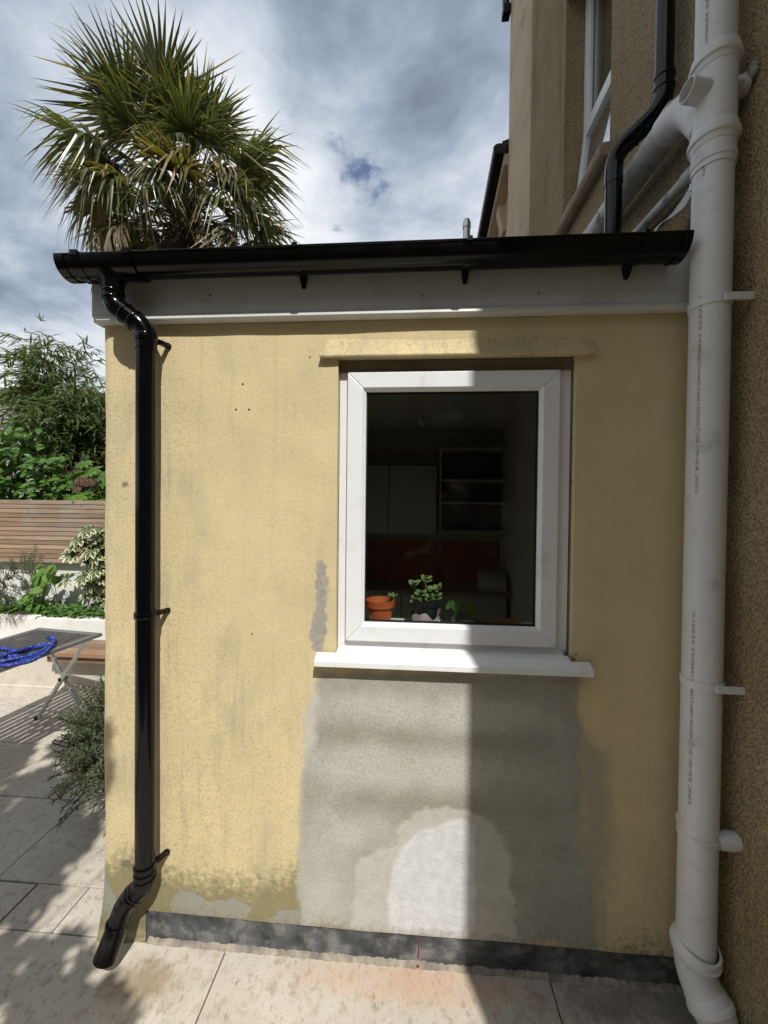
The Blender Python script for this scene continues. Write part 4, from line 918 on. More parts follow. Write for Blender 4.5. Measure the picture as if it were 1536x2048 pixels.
# ================================================================== garden at the left
pw = thing('planter_wall', (-4, 2.05, 0), 'low white rendered planter wall with cream base behind the table', 'wall')
MB().box((-8, 2.15, 0), (-2.3, 2.27, .598)).build('upper_wall', M['whitewall'], pw, bevel=.008)
MB().box((-8, 1.95, 0), (-2.3, 2.149, .36)).build('base_wall', M['cream'], pw, bevel=.006)
MB().box((-8, 1.925, 0), (-2.3, 1.949, .022)).build('base_strip', M['cream'], pw, bevel=.004)
MB().box((-8, 2.271, 0), (-2.3, 2.615, .575)).build('planting_soil', M['earth'], pw)
be = thing('wall_bench', (-2.9, 1.98, 0), 'brown timber bench seat fixed along the planter wall', 'bench')
for k in range(3): MB().box((-3.32, 1.80+k*.117, .362), (-2.3, 1.80+k*.117+.113, .402)).build('slat', M['bench'], be, bevel=.004)
MB().box((-3.3, 1.83, .30), (-2.3, 1.85, .361)).build('apron', M['bench'], be, bevel=.003)
gw = thing('garden_wall', (-4, 2.7, 0), 'white painted garden wall under the slatted fence', 'wall')
MB().box((-8, 2.62, 0), (-2.6, 2.8, 1.30)).build('masonry', M['whitewall'], gw)
fe = thing('slatted_fence', (-4, 2.57, 1.1), 'weathered brown fence panel of horizontal slats above the white garden wall', 'fence')
nsl = 14; zb, zt = 1.092, 1.792
rr = random.Random(2)
for k in range(nsl):
    za = zb+(zt-zb)*k/nsl; zc = za+(zt-zb)/nsl-.0065
    cut = rr.choice([None, None, rr.uniform(-4.4, -3.5)])
    segs = [(-7, -2.6)] if cut is None else [(-7, cut-.001), (cut+.001, -2.6)]
    for a, b_ in segs:
        dy = rr.uniform(-.003, .003); MB().box((a, 2.55+dy, za), (b_, 2.572+dy, zc)).build('slat', M['fence'], fe, bevel=.002)
for x in (-6.2, -4.7, -3.0): MB().box((x-.03, 2.574, 1.1), (x+.03, 2.619, 1.78)).build('post', M['oldwood'], fe)
# old timber edging behind the fence
rb = thing('raised_bed', (-4, 3.3, 1.5), 'old timber raised bed edge behind the fence at its right end', 'raised bed')
for q0, q1, y in (((100, 972), (215, 990), 3.0), ((148, 955), (215, 971), 3.1), ((120, 941), (170, 962), 3.3)):
    a, b_ = at(*q0, 1, y), at(*q1, 1, y); MB().box((a.x, y, b_.z), (b_.x, y+.04, a.z)).build('plank', M['oldwood'], rb, bevel=.004)
MB().box((-6.5, 3.35, 0), (-2.9, 5.5, 1.78)).build('bank', M['earth'], rb)

# ---- folding table
ta = thing('folding_table', (0, 0, 0), 'folding garden table with aluminium frame and dark grey slats on crossed legs', 'table')
fr_c = Vector((-2.444, 1.451, .72)); ang = math.atan2(-.077, .62)
ta.location = (fr_c.x, fr_c.y, 0); ta.rotation_euler = (0, 0, ang); OFF[ta.name] = Vector((0, 0, 0))      # parts in table coordinates: corner at origin, x leftwards negative, y towards viewer negative
TWd, TLn = .625, 1.15
def tbox(a, b_, name, m_, bev=.003): return MB().box(a, b_).build(name, m_, ta, bevel=bev)
tbox((-.042, -TLn, .695), (0, 0, .72), 'frame_bar', M['alu']); tbox((-TWd, -TLn, .695), (-TWd+.042, 0, .72), 'frame_bar', M['alu'])
tbox((-TWd+.0425, -.042, .695), (-.0425, 0, .72), 'frame_bar', M['alu']); tbox((-TWd+.0425, -TLn, .695), (-.0425, -TLn+.042, .72), 'frame_bar', M['alu'])
ns = 9; w = (TWd-.085)/ns
for k in range(ns):
    xa = -TWd+.0425+k*w; tbox((xa+.006, -TLn+.043, .708), (xa+w-.006, -.043, .717), 'slat', M['slat'], .002)
for ye in (-.06, -TLn+.06):
    for sgn in (1, -1):
        xt, xb_ = (-TWd+.06, -.08) if sgn > 0 else (-.06, -TWd+.08)
        o2 = ye + (.018 if sgn > 0 else -.018)
        lg = MB(); d = Vector((xb_-xt, 0, -.69)).normalized(); n_ = Vector((d.z, 0, -d.x))
        p = Vector((xt, o2, .694)); q = Vector((xb_, o2, .004)); hw_ = .014; th = .009
        lg.hexa([q-n_*hw_+Vector((0, -th, 0)), q+n_*hw_+Vector((0, -th, 0)), q+n_*hw_+Vector((0, th, 0)), q-n_*hw_+Vector((0, th, 0)), p-n_*hw_+Vector((0, -th, 0)), p+n_*hw_+Vector((0, -th, 0)), p+n_*hw_+Vector((0, th, 0)), p-n_*hw_+Vector((0, th, 0))])
        L_ = lg.build('leg', M['alu'], ta, bevel=.003)
        MB().box((xb_-.018, o2-.012, .0), (xb_+.018, o2+.012, .03)).build('foot_cap', M['gasket'], L_, bevel=.003)
    MB().lathe([(0, -.03), (.016, -.028), (.016, .028), (0, .03)], (-TWd/2, ye, .35), 12, (0, 1, 0)).build('pivot_bolt', M['gasket'], ta, smooth=40)
    tbox((-TWd+.05, ye-.01, .672), (-.05, ye+.01, .694), 'cross_bar', M['alu'])
# ---- blue rope bundle on the table
ro_ = thing('blue_rope', (-2.9, 1.05, .722), 'bright blue braided rope coiled in a loose bundle on the table', 'rope')
rr = random.Random(4)
def tpt(px, py, dz=0.0): return at(px, py, 2, .722+.013+dz)
def ropeline(pts, name='strand', r=.0115):
    P = [tpt(*p) for p in pts]; out = []
    for i in range(len(P)-1):
        p0, p1, p2, p3 = P[max(i-1, 0)], P[i], P[i+1], P[min(i+2, len(P)-1)]
        for k in range(10):
            t = k/10; out.append(.5*((2*p1)+(p2-p0)*t+(2*p0-5*p1+4*p2-p3)*t*t+(3*p1-p0-3*p2+p3)*t**3))
    out.append(P[-1]); m_ = MB(); m_.tube(out, [r*(1+.12*math.sin(i*2.1)) for i in range(len(out))], 10); m_.build(name, M['rope'], ro_, smooth=70)
ropeline([(-60, 1302), (-10, 1296), (20, 1299), (40, 1304), (62, 1297), (85, 1292), (100, 1289), (108, 1283), (106, 1277), (100, 1274), (97, 1276)], r=.013)
ropeline([(-60, 1318), (-10, 1322), (30, 1322), (60, 1318), (85, 1308), (100, 1295), (107, 1287, .01)])
ropeline([(-60, 1330), (0, 1331), (35, 1328), (62, 1322), (80, 1312), (92, 1300)])
ropeline([(-60, 1310), (-10, 1308), (15, 1312), (40, 1312), (65, 1308), (90, 1298), (98, 1292, .015)])
ropeline([(-60, 1324), (-10, 1316, .012), (20, 1306, .018), (40, 1301, .016), (70, 1292, .008), (92, 1288)])
ropeline([(-60, 1334), (-5, 1326, .015), (25, 1318, .02), (50, 1314, .018), (78, 1306, .012), (96, 1291, .01)])
q = tpt(42, 1312, .02); MB().box((q.x-.012, q.y-.035, q.z-.02), (q.x+.012, q.y+.035, q.z+.006)).build('strap', M['gasket'], ro_, bevel=.004)

# ================================================================== vegetation
def leaf_mesh(name, mat, shape, L, W, n=5, fold=.2, droop=.15):
    mb = MB(); leafpatch(mb, (0, 0, 0), (0, L, 0), (0, 0, 1), W, n, fold, droop, shape)
    me = bpy.data.meshes.new(name); me.from_pydata(mb.v, [], mb.f); me.materials.append(mat); smooth_mesh(me, 180); return me
heart = lambda t: max(.02, math.sin(math.pi*(.2+.8*t)))*(1.0 if t > .02 else .7)
oval = lambda t: max(.03, math.sin(math.pi*min(1, t*.95+.05)))

# ---- fan palm
pbase = at(375, 500, 1, 3.0); PXc = pbase.x
palm = thing('fan_palm', (PXc, 3.0, 0), 'tall fan palm with shaggy green and dead brown fronds behind the extension', 'palm tree')
ptop = at(372, 402, 1, 3.0)
tm = MB(); path = []; rad = []
for k in range(30):
    t = k/29; path.append((PXc+.03*math.sin(t*5), 3.0, ptop.z*t)); rad.append(.115+.05*t+.012*mnoise.noise(Vector((t*25, 0, 0))))
tm.tube(path, rad, 14); tm.build('trunk', M['trunk'], palm, smooth=70)
fb = MB(); rr = random.Random(6)                     # fibre and old leaf bases on the trunk
for k in range(420):
    z = rr.uniform(ptop.z-1.5, ptop.z+.1); a = rr.uniform(0, 6.28); r0 = .16
    b_ = Vector((PXc+r0*math.cos(a), 3+r0*math.sin(a), z)); o2 = Vector((math.cos(a), math.sin(a), rr.uniform(-.2, 1.2))).normalized()*rr.uniform(.1, .26)
    leafpatch(fb, b_, b_+o2, (0, 0, 1), rr.uniform(.012, .04), 3, .3, rr.uniform(-.1, .6))
fb.build('trunk_fibre', M['trunk'], palm, kind='stuff')
def frond_mesh(name, mats, pet, blade, n, spread, droop, seed, fold=.35, limp=0.0):
    """fan frond: petiole along +Y, blade facing +Z; 'tip' attribute runs 0-1 along each leaflet"""
    rr = random.Random(seed); mb = MB(); tipv = []
    mb.m = 1; mb.tube([(0, 0, 0), (0, pet*.5, .02), (0, pet, 0)], [.016, .011, .008], 5); tipv += [0.0]*len(mb.v); mb.m = 0
    for k in range(n):
        u = (k+.5)/n*2-1; a = u*spread + rr.uniform(-.03, .03); L = blade*(1-.28*abs(u)**1.6)*rr.uniform(.9, 1.06)
        dx, dy = math.sin(a), math.cos(a); side = Vector((dy, -dx, 0)); W_ = .042*rr.uniform(.85, 1.15); dr = droop*rr.uniform(.5, 1.5); br = rr.uniform(.36, .78)
        kink = rr.uniform(.5, 1.5) if rr.random() < .3+limp else 0.0
        vs = []; ns_ = 6
        for j in range(ns_+1):
            t = j/ns_; s = L*t; c = Vector((0, pet, 0)) + Vector((dx, dy, 0))*s
            z = -dr*L*t*t + .10*L*math.cos(a*1.0)*t*0 + .05*blade*abs(u)*t
            if t > br: ex = (t-br)*L; z -= ex*kink*1.0; c -= Vector((dx, dy, 0))*ex*min(1, kink)*.6
            c.z += z; ww = W_*(1.0 if t < .55 else max(.04, 1-(t-.55)/.45))*(.35+.65*min(1, t*3)) *.5
            vs += [c-side*ww+Vector((0, 0, ww*fold*2)), c, c+side*ww+Vector((0, 0, ww*fold*2))]; tipv += [t]*3
        fs = []
        for j in range(ns_):
            q = 3*j; fs += [(q, q+1, q+4, q+3), (q+1, q+2, q+5, q+4)]
        mb.add(vs, fs)
    me = bpy.data.meshes.new(name); me.from_pydata(mb.v, [], mb.f)
    for m_ in mats: me.materials.append(m_)
    me.polygons.foreach_set('material_index', mb.mi)
    a_ = me.attributes.new('tip', 'FLOAT', 'POINT'); a_.data.foreach_set('value', tipv)
    return me
GR_ = [frond_mesh('frond_green', (M['palm'], M['petiole']), .98, .80, 32, 1.9, d, s, .35, l) for d, s, l in ((.06, 1, -.1), (.15, 2, .3), (.34, 3, .6), (.28, 9, .6))]
YE_ = [frond_mesh('frond_yellow', (M['palmy'], M['petiole']), .9, .72, 36, 1.9, d, s, .4, .3) for d, s in ((.3, 4), (.4, 5))]
DE_ = [frond_mesh('frond_dead', (M['palmd'], M['palmd']), .85, .66, 30, 1.2, d, s, .7, .6) for d, s in ((.5, 6), (.7, 7))]
rr = random.Random(21); nf = 78
for k in range(nf):
    t = (k+.5)/nf; az = k*2.39996 + rr.uniform(-.25, .25)
    el = R(88) - t**.78*R(118) + rr.uniform(-.14, .14)
    lean = Vector((-.13, 0, .05))
    d = (Vector((math.cos(az)*math.cos(el), math.sin(az)*math.cos(el), math.sin(el))) + lean).normalized()
    org = Vector((0, 0, ptop.z + .12 - .6*t)) + Vector((math.cos(az), math.sin(az), 0))*.1
    nrm = Vector((-math.cos(az)*math.sin(el), -math.sin(az)*math.sin(el), math.cos(el))) + rv(.35)
    sc = .94*rr.uniform(.66, 1.0)*(1.06 if t < .4 else 1.0)*(1.06 if d.x < 0 else .96)*(1-.16*max(0, -d.y))
    if t > .9: me = rr.choice(DE_); sc *= .9
    elif t > .42: me = rr.choice(YE_ if rr.random() < .22 else GR_[2:]) if rr.random() > .2 else rr.choice(DE_)
    else: me = rr.choice(GR_[1:] if t > .22 else GR_[:2])
    inst('frond', me, palm, frame_m(org, d, nrm, sc))
for k, (pxd, pyd) in enumerate(((240, 480), (400, 470), (520, 480), (460, 440), (200, 300))):       # hanging dead fronds
    q = at(pxd, pyd, 1, 2.7+.15*k); d = Vector((q.x-PXc, q.y-3.0, -.9)); inst('frond', DE_[k % 2], palm, frame_m(Vector((0, 0, ptop.z-.25)), d.normalized(), Vector((d.x, d.y, .9)), .95))

# ---- bamboo
def bamboo(name, label, base, n, h, lean, seed, nleaf, spread=.5):
    o = thing(name, base, label, 'bamboo', 'bamboo clumps behind the fence'); rr = random.Random(seed); lm = MB()
    for k in range(n):
        bx, by = rr.uniform(-spread, spread), rr.uniform(-.35, .35); hh = h*rr.uniform(.66, .96); a = rr.uniform(0, 6.28); ln = rr.uniform(.05, .34)
        dx, dy = lean[0]+ln*math.cos(a), lean[1]+ln*math.sin(a)*.6
        pts = [Vector((bx+dx*hh*t**2.2, by+dy*hh*t**2.2, hh*(t-.12*t**4*abs(dx))))+Vector(base) for t in [i/8 for i in range(9)]]
        MB().tube(pts, [.012*(1-.75*i/8) for i in range(9)], 6).build('cane', M['cane'], o, smooth=60)
        for q in range(nleaf):
            t = rr.uniform(.22, 1.0)**.75; i = min(7, int(t*8)); p = pts[i].lerp(pts[i+1], t*8-i)
            tw = Vector((rr.gauss(0, 1), rr.gauss(0, 1), rr.uniform(-.4, .6))).normalized()*rr.uniform(.05, .5)*(1.15-.45*t); c = p+tw
            for e in range(rr.choice((3, 4, 5))):
                dd = (tw.normalized()*.8 + Vector((rr.gauss(0, .6), rr.gauss(0, .6), rr.uniform(-.9, .15)))).normalized(); L = rr.uniform(.11, .23)
                leafpatch(lm, c, c+dd*L, (rr.gauss(0, .4), rr.gauss(0, .4), 1), L*.14, 2, .1, rr.uniform(.05, .35), lambda t: (.45, 1, .05)[int(round(t*2))])
    lm.build('foliage', M['bamboo'], o, kind='stuff'); return o
def bpos(px, y): return (at(px, 950, 1, y).x, y, 1.75)
bamboo('bamboo', 'arching bamboo clump with pale canes behind the right end of the fence', bpos(172, 3.7), 16, 1.75, (-.12, -.05), 31, 70, .4)
bamboo('bamboo', 'dense bamboo clump reaching highest against the sky at the far left', bpos(125, 4.3), 16, 2.95, (-.08, 0), 32, 80, .3)
bamboo('bamboo', 'bamboo clump cut by the left edge of the photo, above the red roof', bpos(-150, 4.8), 10, 3.5, (.2, 0), 33, 50, .3)
bamboo('bamboo', 'bamboo clump half hidden behind the corner of the extension', bpos(250, 4.3), 14, 2.2, (-.05, 0), 34, 75, .45)

# ---- creeper over the fence
cr = thing('creeper', (-4.8, 2.9, 1.8), 'dense green creeper with five part leaves heaped over the left of the fence', 'creeper')
c1 = leaf_mesh('creeper_leaf', M['creeper'], oval, .115, .066, 5, .22, .18); rr = random.Random(12); cnt = 0
core = MB()
for k in range(900):
    p = Vector((rr.uniform(-6.0, -4.0), rr.uniform(2.85, 3.3), rr.uniform(1.78, 2.6)))
    if (p.x+4.15)*.9 + (p.z-1.8)*.55 > -.05+.25*mnoise.noise(p*2.5): continue
    leafpatch(core, p, p+rdir()*.12, rdir(), .08, 3)
core.build('inner_foliage', M['creeper'], cr, kind='stuff')
tw = MB()
for k in range(25):
    p = Vector((rr.uniform(-5.2, -4.05), rr.uniform(2.8, 3.1), rr.uniform(1.78, 2.3))); tw.tube([p, p+rv(.12), p+rv(.22)+Vector((0, -.05, .1))], [.006, .004, .002], 5)
tw.build('twig', M['twig'], cr)
while cnt < 290:
    px_r, py_r = rr.uniform(-60, 140), rr.uniform(838, 1000); top = 850 + max(0, (px_r-70))*1.1 + 12*math.sin(px_r*.13)
    if py_r < top: continue
    y = 2.62+.22*rr.random()+.25*max(0, (930-py_r)/90); p = at(px_r, py_r, 1, y)
    for e in range(5 if rr.random() < .45 else 3):
        if cnt >= 295: break
        a = (e-2)*.85+rr.uniform(-.3, .3); dd = Vector((math.sin(a), -.35+rr.uniform(-.3, .2), -.25+.55*math.cos(a)*rr.uniform(-.2, 1)))
        inst('leaf', c1, cr, frame_m(p-Vector(OFF[cr.name])+rv(.01), dd, Vector((rr.gauss(0, .35), -.75, .8)), rr.uniform(.7, 1.15))); cnt += 1

# ---- palmate fatsia plants
def palmate_mesh(name, mat, Rr=.16, lobes=8, seed=1, fold=.25, edge_tip=True):
    rr = random.Random(seed); mb = MB(); tip = []; sp_ = 2.45
    for k in range(lobes):
        u = (k+.5)/lobes*2-1; a = u*sp_; L = Rr*(1-.25*abs(u))*rr.uniform(.92, 1.06); d = Vector((math.sin(a), math.cos(a), 0)); s = Vector((d.y, -d.x, 0)); vs = []; n = 5; wmax = Rr*.36
        for j in range(n+1):
            t = j/n; w = wmax*(.38+.62*math.sin(math.pi*min(1, t*1.0))**.9 if t < .6 else (1.0*(1-(t-.6)/.4)**.8+.03))*.5
            c = d*(L*t)+Vector((0, 0, -.22*L*t*t+.03*L)); vs += [c-s*w+Vector((0, 0, w*fold)), c, c+s*w+Vector((0, 0, w*fold))]
            e = max(0, t-.3)*.6; tip += [.5+e, e*.9, .5+e]
        fs = []
        for j in range(n):
            q = 3*j; fs += [(q, q+1, q+4, q+3), (q+1, q+2, q+5, q+4)]
        mb.add(vs, fs)
    me = bpy.data.meshes.new(name); me.from_pydata(mb.v, [], mb.f); me.materials.append(mat); smooth_mesh(me, 180)
    a_ = me.attributes.new('tip', 'FLOAT', 'POINT'); a_.data.foreach_set('value', tip); return me
FG = [palmate_mesh('fatsia_leaf', M['fatsia'], .17, 8, s) for s in (1, 2)]; FV = [palmate_mesh('fatsia_leaf_variegated', M['varieg'], .15, 8, s) for s in (3, 4)]
def fatsia(name, label, base, leaves, meshes, seed, cat='shrub', stem_top=None):
    o = thing(name, base, label, cat); rr = random.Random(seed); st = MB(); st.v = []
    hub = Vector(stem_top or (base[0], base[1], base[2]+.5)); st.tube([Vector(base), Vector(base).lerp(hub, .5)+rv(.03), hub], [.014, .011, .007], 7)
    for (p, dirv, nrm, sc) in leaves:
        p = Vector(p); root = Vector(base).lerp(hub, rr.uniform(.45, 1)); st.tube([root, root.lerp(p, .55)+Vector((0, 0, .03)), p], [.005, .004, .003], 5)
        inst('leaf', rr.choice(meshes), o, frame_m(p-Vector(base), dirv, nrm, sc))
    st.build('stem', M['stem'], o, smooth=60); return o
rr = random.Random(15); lv = []
for k in range(46):
    px_r = min(250, 232-abs(rr.gauss(0, 42))); py_r = rr.uniform(1050, 1215); 
    if px_r < 130+abs(py_r-1090)*.45: px_r += 45
    y = rr.uniform(2.28, 2.52); p = at(px_r, py_r, 1, y); a = rr.uniform(-2.2, 1.4)
    lv.append((p, (math.sin(a)-.2, rr.uniform(-.9, .1), rr.uniform(-.9, .35)), (rr.gauss(-.1, .6), rr.uniform(-1, -.1), rr.uniform(.2, 1)), rr.uniform(.5, .98)))
for (px_r, py_r, s_) in ((162, 1078, .9), (150, 1090, .8), (168, 1155, .85), (178, 1060, .9), (186, 1100, 1), (196, 1140, .9)):
    lv.append((at(px_r, py_r, 1, 2.3), (-.7, -.4, -.3), (-.15, -.75, .7), s_))
bx_ = at(225, 1230, 1, 2.42); fatsia('variegated_fatsia', 'cream edged variegated fatsia leaning out beside the extension corner', (bx_.x, 2.42, .57), lv, FV, 3, 'shrub', (bx_.x, 2.42, 1.35))
lv = []
for k in range(22):
    px_r = rr.uniform(158, 240); py_r = rr.uniform(925, 1008); p = at(px_r, py_r, 1, rr.uniform(2.66, 2.95)); a = rr.uniform(-1.6, .8)
    lv.append((p, (math.sin(a)-.3, -.45, rr.uniform(-.5, .3)), (rr.gauss(0, .3), -.6, .9), rr.uniform(.6, .95)))
for (px_r, py_r) in ((150, 998), (165, 992), (180, 1000), (192, 1035)): lv.append((at(px_r, py_r, 1, 2.64), (-.8, -.4, -.05), (0, -.6, .9), .85))
bx_ = at(228, 1000, 1, 2.95); fatsia('green_fatsia', 'bright green fatsia above the fence beside the extension corner', (bx_.x, 2.95, 1.0), lv, FG, 4, 'shrub', (bx_.x, 2.9, 1.9))

# ---- heart leaved vine, ground cover and dark fern shrub in the planter
hv = thing('heart_leaf_vine', (-4.1, 2.4, .58), 'bright green vine with heart shaped leaves trailing on the white wall', 'vine'); OV = OFF[hv.name]
h1 = leaf_mesh('heart_leaf', M['heart'], heart, .12, .095, 6, .15, .15); rr = random.Random(17); st = MB()
vine = [(88, 1128), (84, 1140), (92, 1150), (80, 1152), (104, 1132), (112, 1140), (78, 1165), (90, 1168), (98, 1158), (70, 1180), (86, 1178), (60, 1190), (74, 1195), (88, 1190), (50, 1200), (66, 1205), (80, 1208), (92, 1200), (70, 1218), (84, 1222), (96, 1215), (104, 1222), (62, 1228), (76, 1232), (90, 1234), (110, 1230), (118, 1226), (102, 1236), (56, 1215), (96, 1142), (108, 1150), (115, 1236), (72, 1148)]
last = None
for (x_, y_) in vine:
    for e in range(2):
        p = at(x_+rr.uniform(-5, 5), y_+rr.uniform(-5, 5), 1, rr.uniform(2.3, 2.5)); inst('leaf', h1, hv, frame_m(p-OV, (rr.uniform(-.8, .5), -.35, rr.uniform(-.9, -.1)), (rr.gauss(-.1, .35), -.8, .55), rr.uniform(.65, 1.1)))
        if last is not None and (last-p).length < .5: st.tube([last, (last+p)/2+rv(.02), p], .003, 5)
        last = p
st.build('stem', M['stem'], hv)
gc = MB(); rr = random.Random(18)
for k in range(1500):
    p = Vector((rr.uniform(-4.9, -2.6), rr.uniform(2.18, 2.55), .575+abs(rr.gauss(0, .035))+.02)); L = rr.uniform(.03, .055)
    if p.x < -3.75 and p.y < 2.3: p.y += .12
    dd = Vector((rr.gauss(0, 1), rr.gauss(-.4, .8), rr.uniform(-.2, .7))).normalized(); leafpatch(gc, p, p+dd*L, (rr.gauss(0, .4), -.3, 1), L*.75, 3, .15, .1, heart)
tag(gc.build('ground_cover', M['creeper'], None), 'low green ground cover spilling along the planter top', 'ground cover', kind='stuff')
fs_ = thing('fern_shrub', (-4.5, 2.4, .57), 'dark ferny shrub with upright sprays at the left end of the planter', 'shrub'); rr = random.Random(19); sm_ = MB(); fm_ = MB()
def spray(b0, t0, w, n, mb, st, up=.5):
    b0 = Vector(b0); t0 = Vector(t0); ax = t0-b0; st.tube([b0, b0.lerp(t0, .5)+rv(.02), t0], [.004, .003, .0015], 4); s = ax.cross(Vector((0, 1, 0))).normalized()
    for k in range(n):
        t = .25+.75*k/n; p = b0.lerp(t0, t); L = w*(1.1-.75*t)*random.uniform(.8, 1.2)
        for sg in (1, -1): leafpatch(mb, p, p+(s*sg+ax.normalized()*up+rv(.15)).normalized()*L, (0, -1, .5), L*.26, 2, .1, .15)
for (x_, y_, x2, y2) in ((64, 1140, 73, 1086), (48, 1140, 47, 1102), (30, 1150, 22, 1115), (58, 1150, 62, 1106)):
    spray(at(x_, y_, 1, 2.45), at(x2, y2, 1, 2.45), .075, 9, fm_, sm_)
for k in range(85):
    x_ = rr.uniform(-60, 72); y_ = rr.uniform(1140, 1235); a = at(x_, y_, 1, rr.uniform(2.3, 2.55)); spray(a, a+Vector((rr.gauss(0, .12), rr.gauss(-.03, .06), rr.uniform(.05, .2))), .06, 6, fm_, sm_)
for k in range(26):
    x_ = rr.uniform(0, 62); a = at(x_, 1238, 1, 2.2); a.z = .605; sm_.tube([a+Vector((0, .05, .02)), a+Vector((rr.uniform(-.03, .03), -.03, .012)), a+Vector((rr.uniform(-.03, .03), -.062, .002)), a+Vector((rr.uniform(-.06, .06), -.072, -rr.uniform(.04, .12)))], [.0025, .0022, .002, .001], 4)
fm_.build('foliage', M['weed'], fs_, kind='stuff'); sm_.build('twig', M['twig'], fs_)

# ---- rosemary bush against the side of the extension
rbp = Vector((-1.60, .62, 0)); ros = thing('rosemary_bush', rbp, 'grey green rosemary bush on the paving against the side of the extension', 'bush'); rr = random.Random(23); nm = MB(); sm_ = MB()
for k in range(1050):
    a = rr.uniform(0, 6.28); el = rr.uniform(-.35, 1.45); d = Vector((math.cos(a)*math.cos(el), math.sin(a)*math.cos(el), math.sin(el)))
    c0 = rbp+Vector((0, 0, .42)); rads = Vector((.34, .36, .38)) if el > 0 else Vector((.34, .36, .5)); tipp = c0+Vector((d.x*rads.x, d.y*rads.y, d.z*rads.z))*rr.uniform(.62, 1.05)
    tipp.z = max(.03, tipp.z+ (rr.uniform(-.1, .05))); tipp.x = min(tipp.x, -1.25)
    if rr.random() < .3: tipp.z = max(.05, tipp.z-.14*rr.random())
    root = rbp+Vector((d.x*.06, d.y*.06, .15+.2*rr.random())); midd = root.lerp(tipp, .6)+Vector((0, 0, .05))
    sm_.tube([root, midd, tipp], [.004, .003, .0015], 4)
    for e in range(46):
        t = .35+.65*e/46; p = (root.lerp(midd, t/.6) if t < .6 else midd.lerp(tipp, (t-.6)/.4)); ax = (tipp-root).normalized(); dd = (ax*.6+rdir()).normalized(); L = rr.uniform(.018, .034); leafpatch(nm, p, p+dd*L, rdir(), .0045, 1, .1, .1, lambda t: 1-.5*t)
nm.build('foliage', M['rosemary'], ros, kind='stuff'); sm_.build('branch', M['twig'], ros)

# ---- neighbouring house with a red tiled roof
nb = thing('neighbour_house', (-13, 9, 0), 'distant grey pebble dashed house with a red tiled roof at the left edge', 'building')
q0, q1 = at(-140, 812, 1, 9), at(95, 778, 1, 9)
MB().hexa([(q0.x-3, 9, 0), (q1.x, 9, 0), (q1.x, 13, 0), (q0.x-3, 13, 0), (q0.x-3, 9, q0.z-.4), (q1.x, 9, q1.z), (q1.x, 13, q1.z), (q0.x-3, 13, q0.z-.4)]).build('wall', M['gable'], nb)
rf = MB().hexa([(q0.x-3.2, 8.8, q0.z-.44), (q1.x+.1, 8.8, q1.z), (q1.x+.1, 13, q1.z+.7), (q0.x-3.2, 13, q0.z+.3), (q0.x-3.2, 8.8, q0.z-.40), (q1.x+.1, 8.8, q1.z+.04), (q1.x+.1, 13, q1.z+.74), (q0.x-3.2, 13, q0.z+.34)]).build('roof', M['redtile'], nb)
for r_ in range(9):
    f0, f1 = r_/9, (r_+1.12)/9
    for k in range(22):
        u0, u1 = k/22, (k+.96)/22
        def RP(u, f, dz): 
            x = (q0.x-3.2)+(q1.x+.1-q0.x+3.2)*u; za = (q0.z-.40)+(q1.z+.04-q0.z+.40)*u; zb_ = (q0.z+.34)+(q1.z+.74-q0.z-.34)*u
            return (x, 8.78+4.2*f, za+(zb_-za)*f+dz)
        MB().hexa([RP(u0, f0, .045), RP(u1, f0, .045), RP(u1, f1, .008), RP(u0, f1, .008), RP(u0, f0, .075), RP(u1, f0, .075), RP(u1, f1, .03), RP(u0, f1, .03)]).build('roof_tile', M['redtile'], rf)

# ================================================================== behind and beside the viewer
bf = thing('added_back_fence', (0, -5.4, 0), 'unseen dark boarded fence added behind the viewer to darken the window reflection', 'fence')  # unseen; added so the window glass mirrors something dark
for k in range(64): MB().box((-4.5+k*.15, -5.44-.012*(k % 2), 0), (-4.5+k*.15+.155, -5.42-.012*(k % 2), 1.85)).build('board', M['oldwood'], bf)
MB().box((-4.5, -5.415, 1.3), (5.1, -5.375, 1.39)).build('rail', M['oldwood'], bf); MB().box((-4.5, -5.415, .4), (5.1, -5.375, .49)).build('rail', M['oldwood'], bf)
hg = MB(); rr = random.Random(40); hg.box((-4.5, -6.4, 0), (5.1, -5.75, 2.75))  # added out of view, solid inside, to keep bright sky off the glass
for k in range(5000):
    p = Vector((rr.uniform(-4.6, 5.2), rr.uniform(-6.5, -5.6), rr.uniform(.2, 3.1))); leafpatch(hg, p, p+rdir()*.17, rdir(), .13, 2)
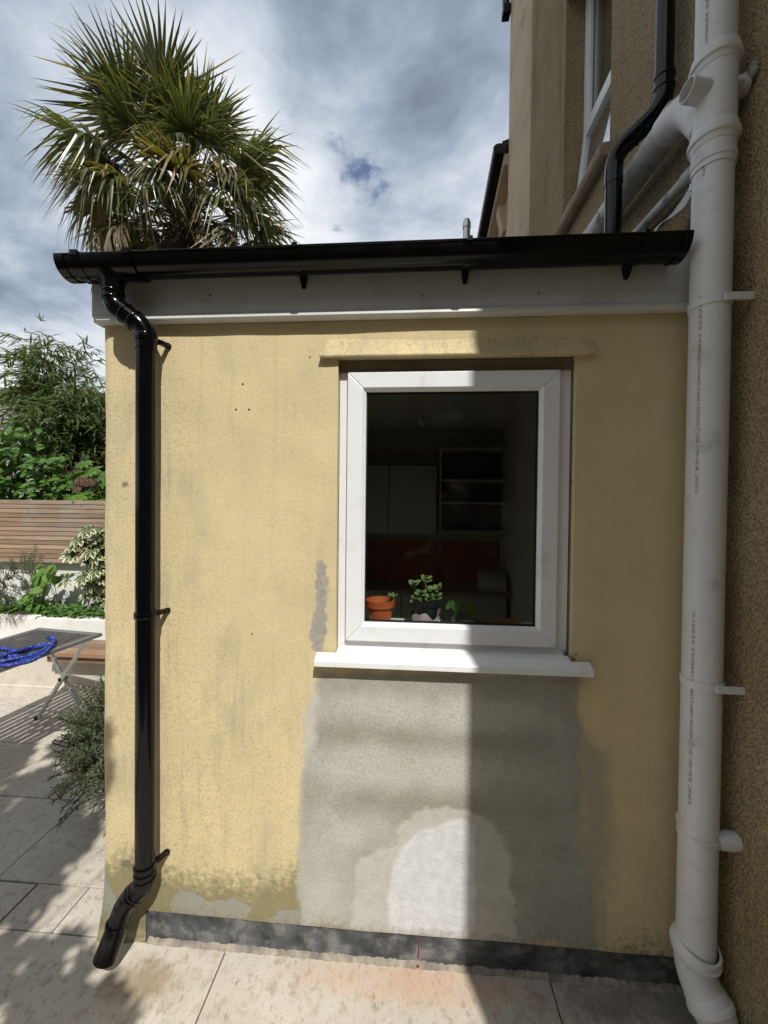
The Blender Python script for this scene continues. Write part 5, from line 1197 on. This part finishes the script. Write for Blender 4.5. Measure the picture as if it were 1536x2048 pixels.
tag(hg.build('added_hedge', M['added_hedge'], None), 'unseen tall mass of dark leaves added behind the viewer to darken the window reflection', 'added_hedge', kind='stuff')
M['brick'] = plain('dark_brick', (.13, .075, .055), .9, .4, 3, (.06, .05, .045), .5, .5, 40)
rh = thing('added_rear_house', (0, -12, 0), 'unseen dark brick house added behind the viewer to hold back sky light', 'building')  # unseen block added to cut the sky light reaching the shaded wall
MB().box((-9, -15, 0), (9, -9, 8.6)).build('wall', M['brick'], rh)
MB().extrude([(-15.3, 8.6), (-8.7, 8.6), (-12, 11.2)], 0, -9.2, 9.2).build('roof', M['roof'], rh)
for x in (-6, -2.5, 1, 4.5):
    for z in (.9, 3.7, 6.4):
        f = MB().box((x, -9.0, z), (x+1.1, -8.94, z+1.5)).build('window', M['oldwood'], rh); MB().box((x+.08, -8.938, z+.08), (x+1.02, -8.93, z+1.42)).build('pane', M['hole'], f)
# leafy tree beside the viewer whose leaves shade the paving at the left
lv = []; rr = random.Random(51)
def caster(px, py, s, sc, plane=2, val=0):
    p = at(px, py, plane, val); q = p+SUNV*s; lv.append((q, (rr.gauss(0, 1), rr.gauss(0, 1), -.3), SUNV+rv(.35), sc))
for (x_, y_, sc) in ((30, 1885, .9), (70, 1905, .8), (120, 1900, .9), (20, 1945, 1), (75, 1960, .9), (150, 1940, .7), (110, 1990, .8), (40, 2010, 1), (185, 1985, .75), (215, 2015, .8), (160, 2030, .9), (80, 2045, .9), (235, 2050, .7), (10, 2060, 1), (130, 2075, 1)):
    caster(x_, y_, 3.3+rr.uniform(-.1, .35), sc*.85)
for k in range(95):
    x_, y_ = rr.uniform(-120, 190), rr.uniform(1490, 1800)
    if x_ > 110 and y_ > 1690: continue
    caster(x_, y_, 4.0+.9*(1800-y_)/310+rr.uniform(0, .45), rr.uniform(.75, 1.1))
caster(200, 1475, 3.5, .45, 1, 0); caster(205, 1555, 3.45, .5, 1, 0)
fatsia('leafy_tree', 'leafy evergreen standing beside the viewer and shading the paving', (-1.75, -3.3, 0), lv, FG, 9, 'tree', (-1.3, -2.6, 3.3))
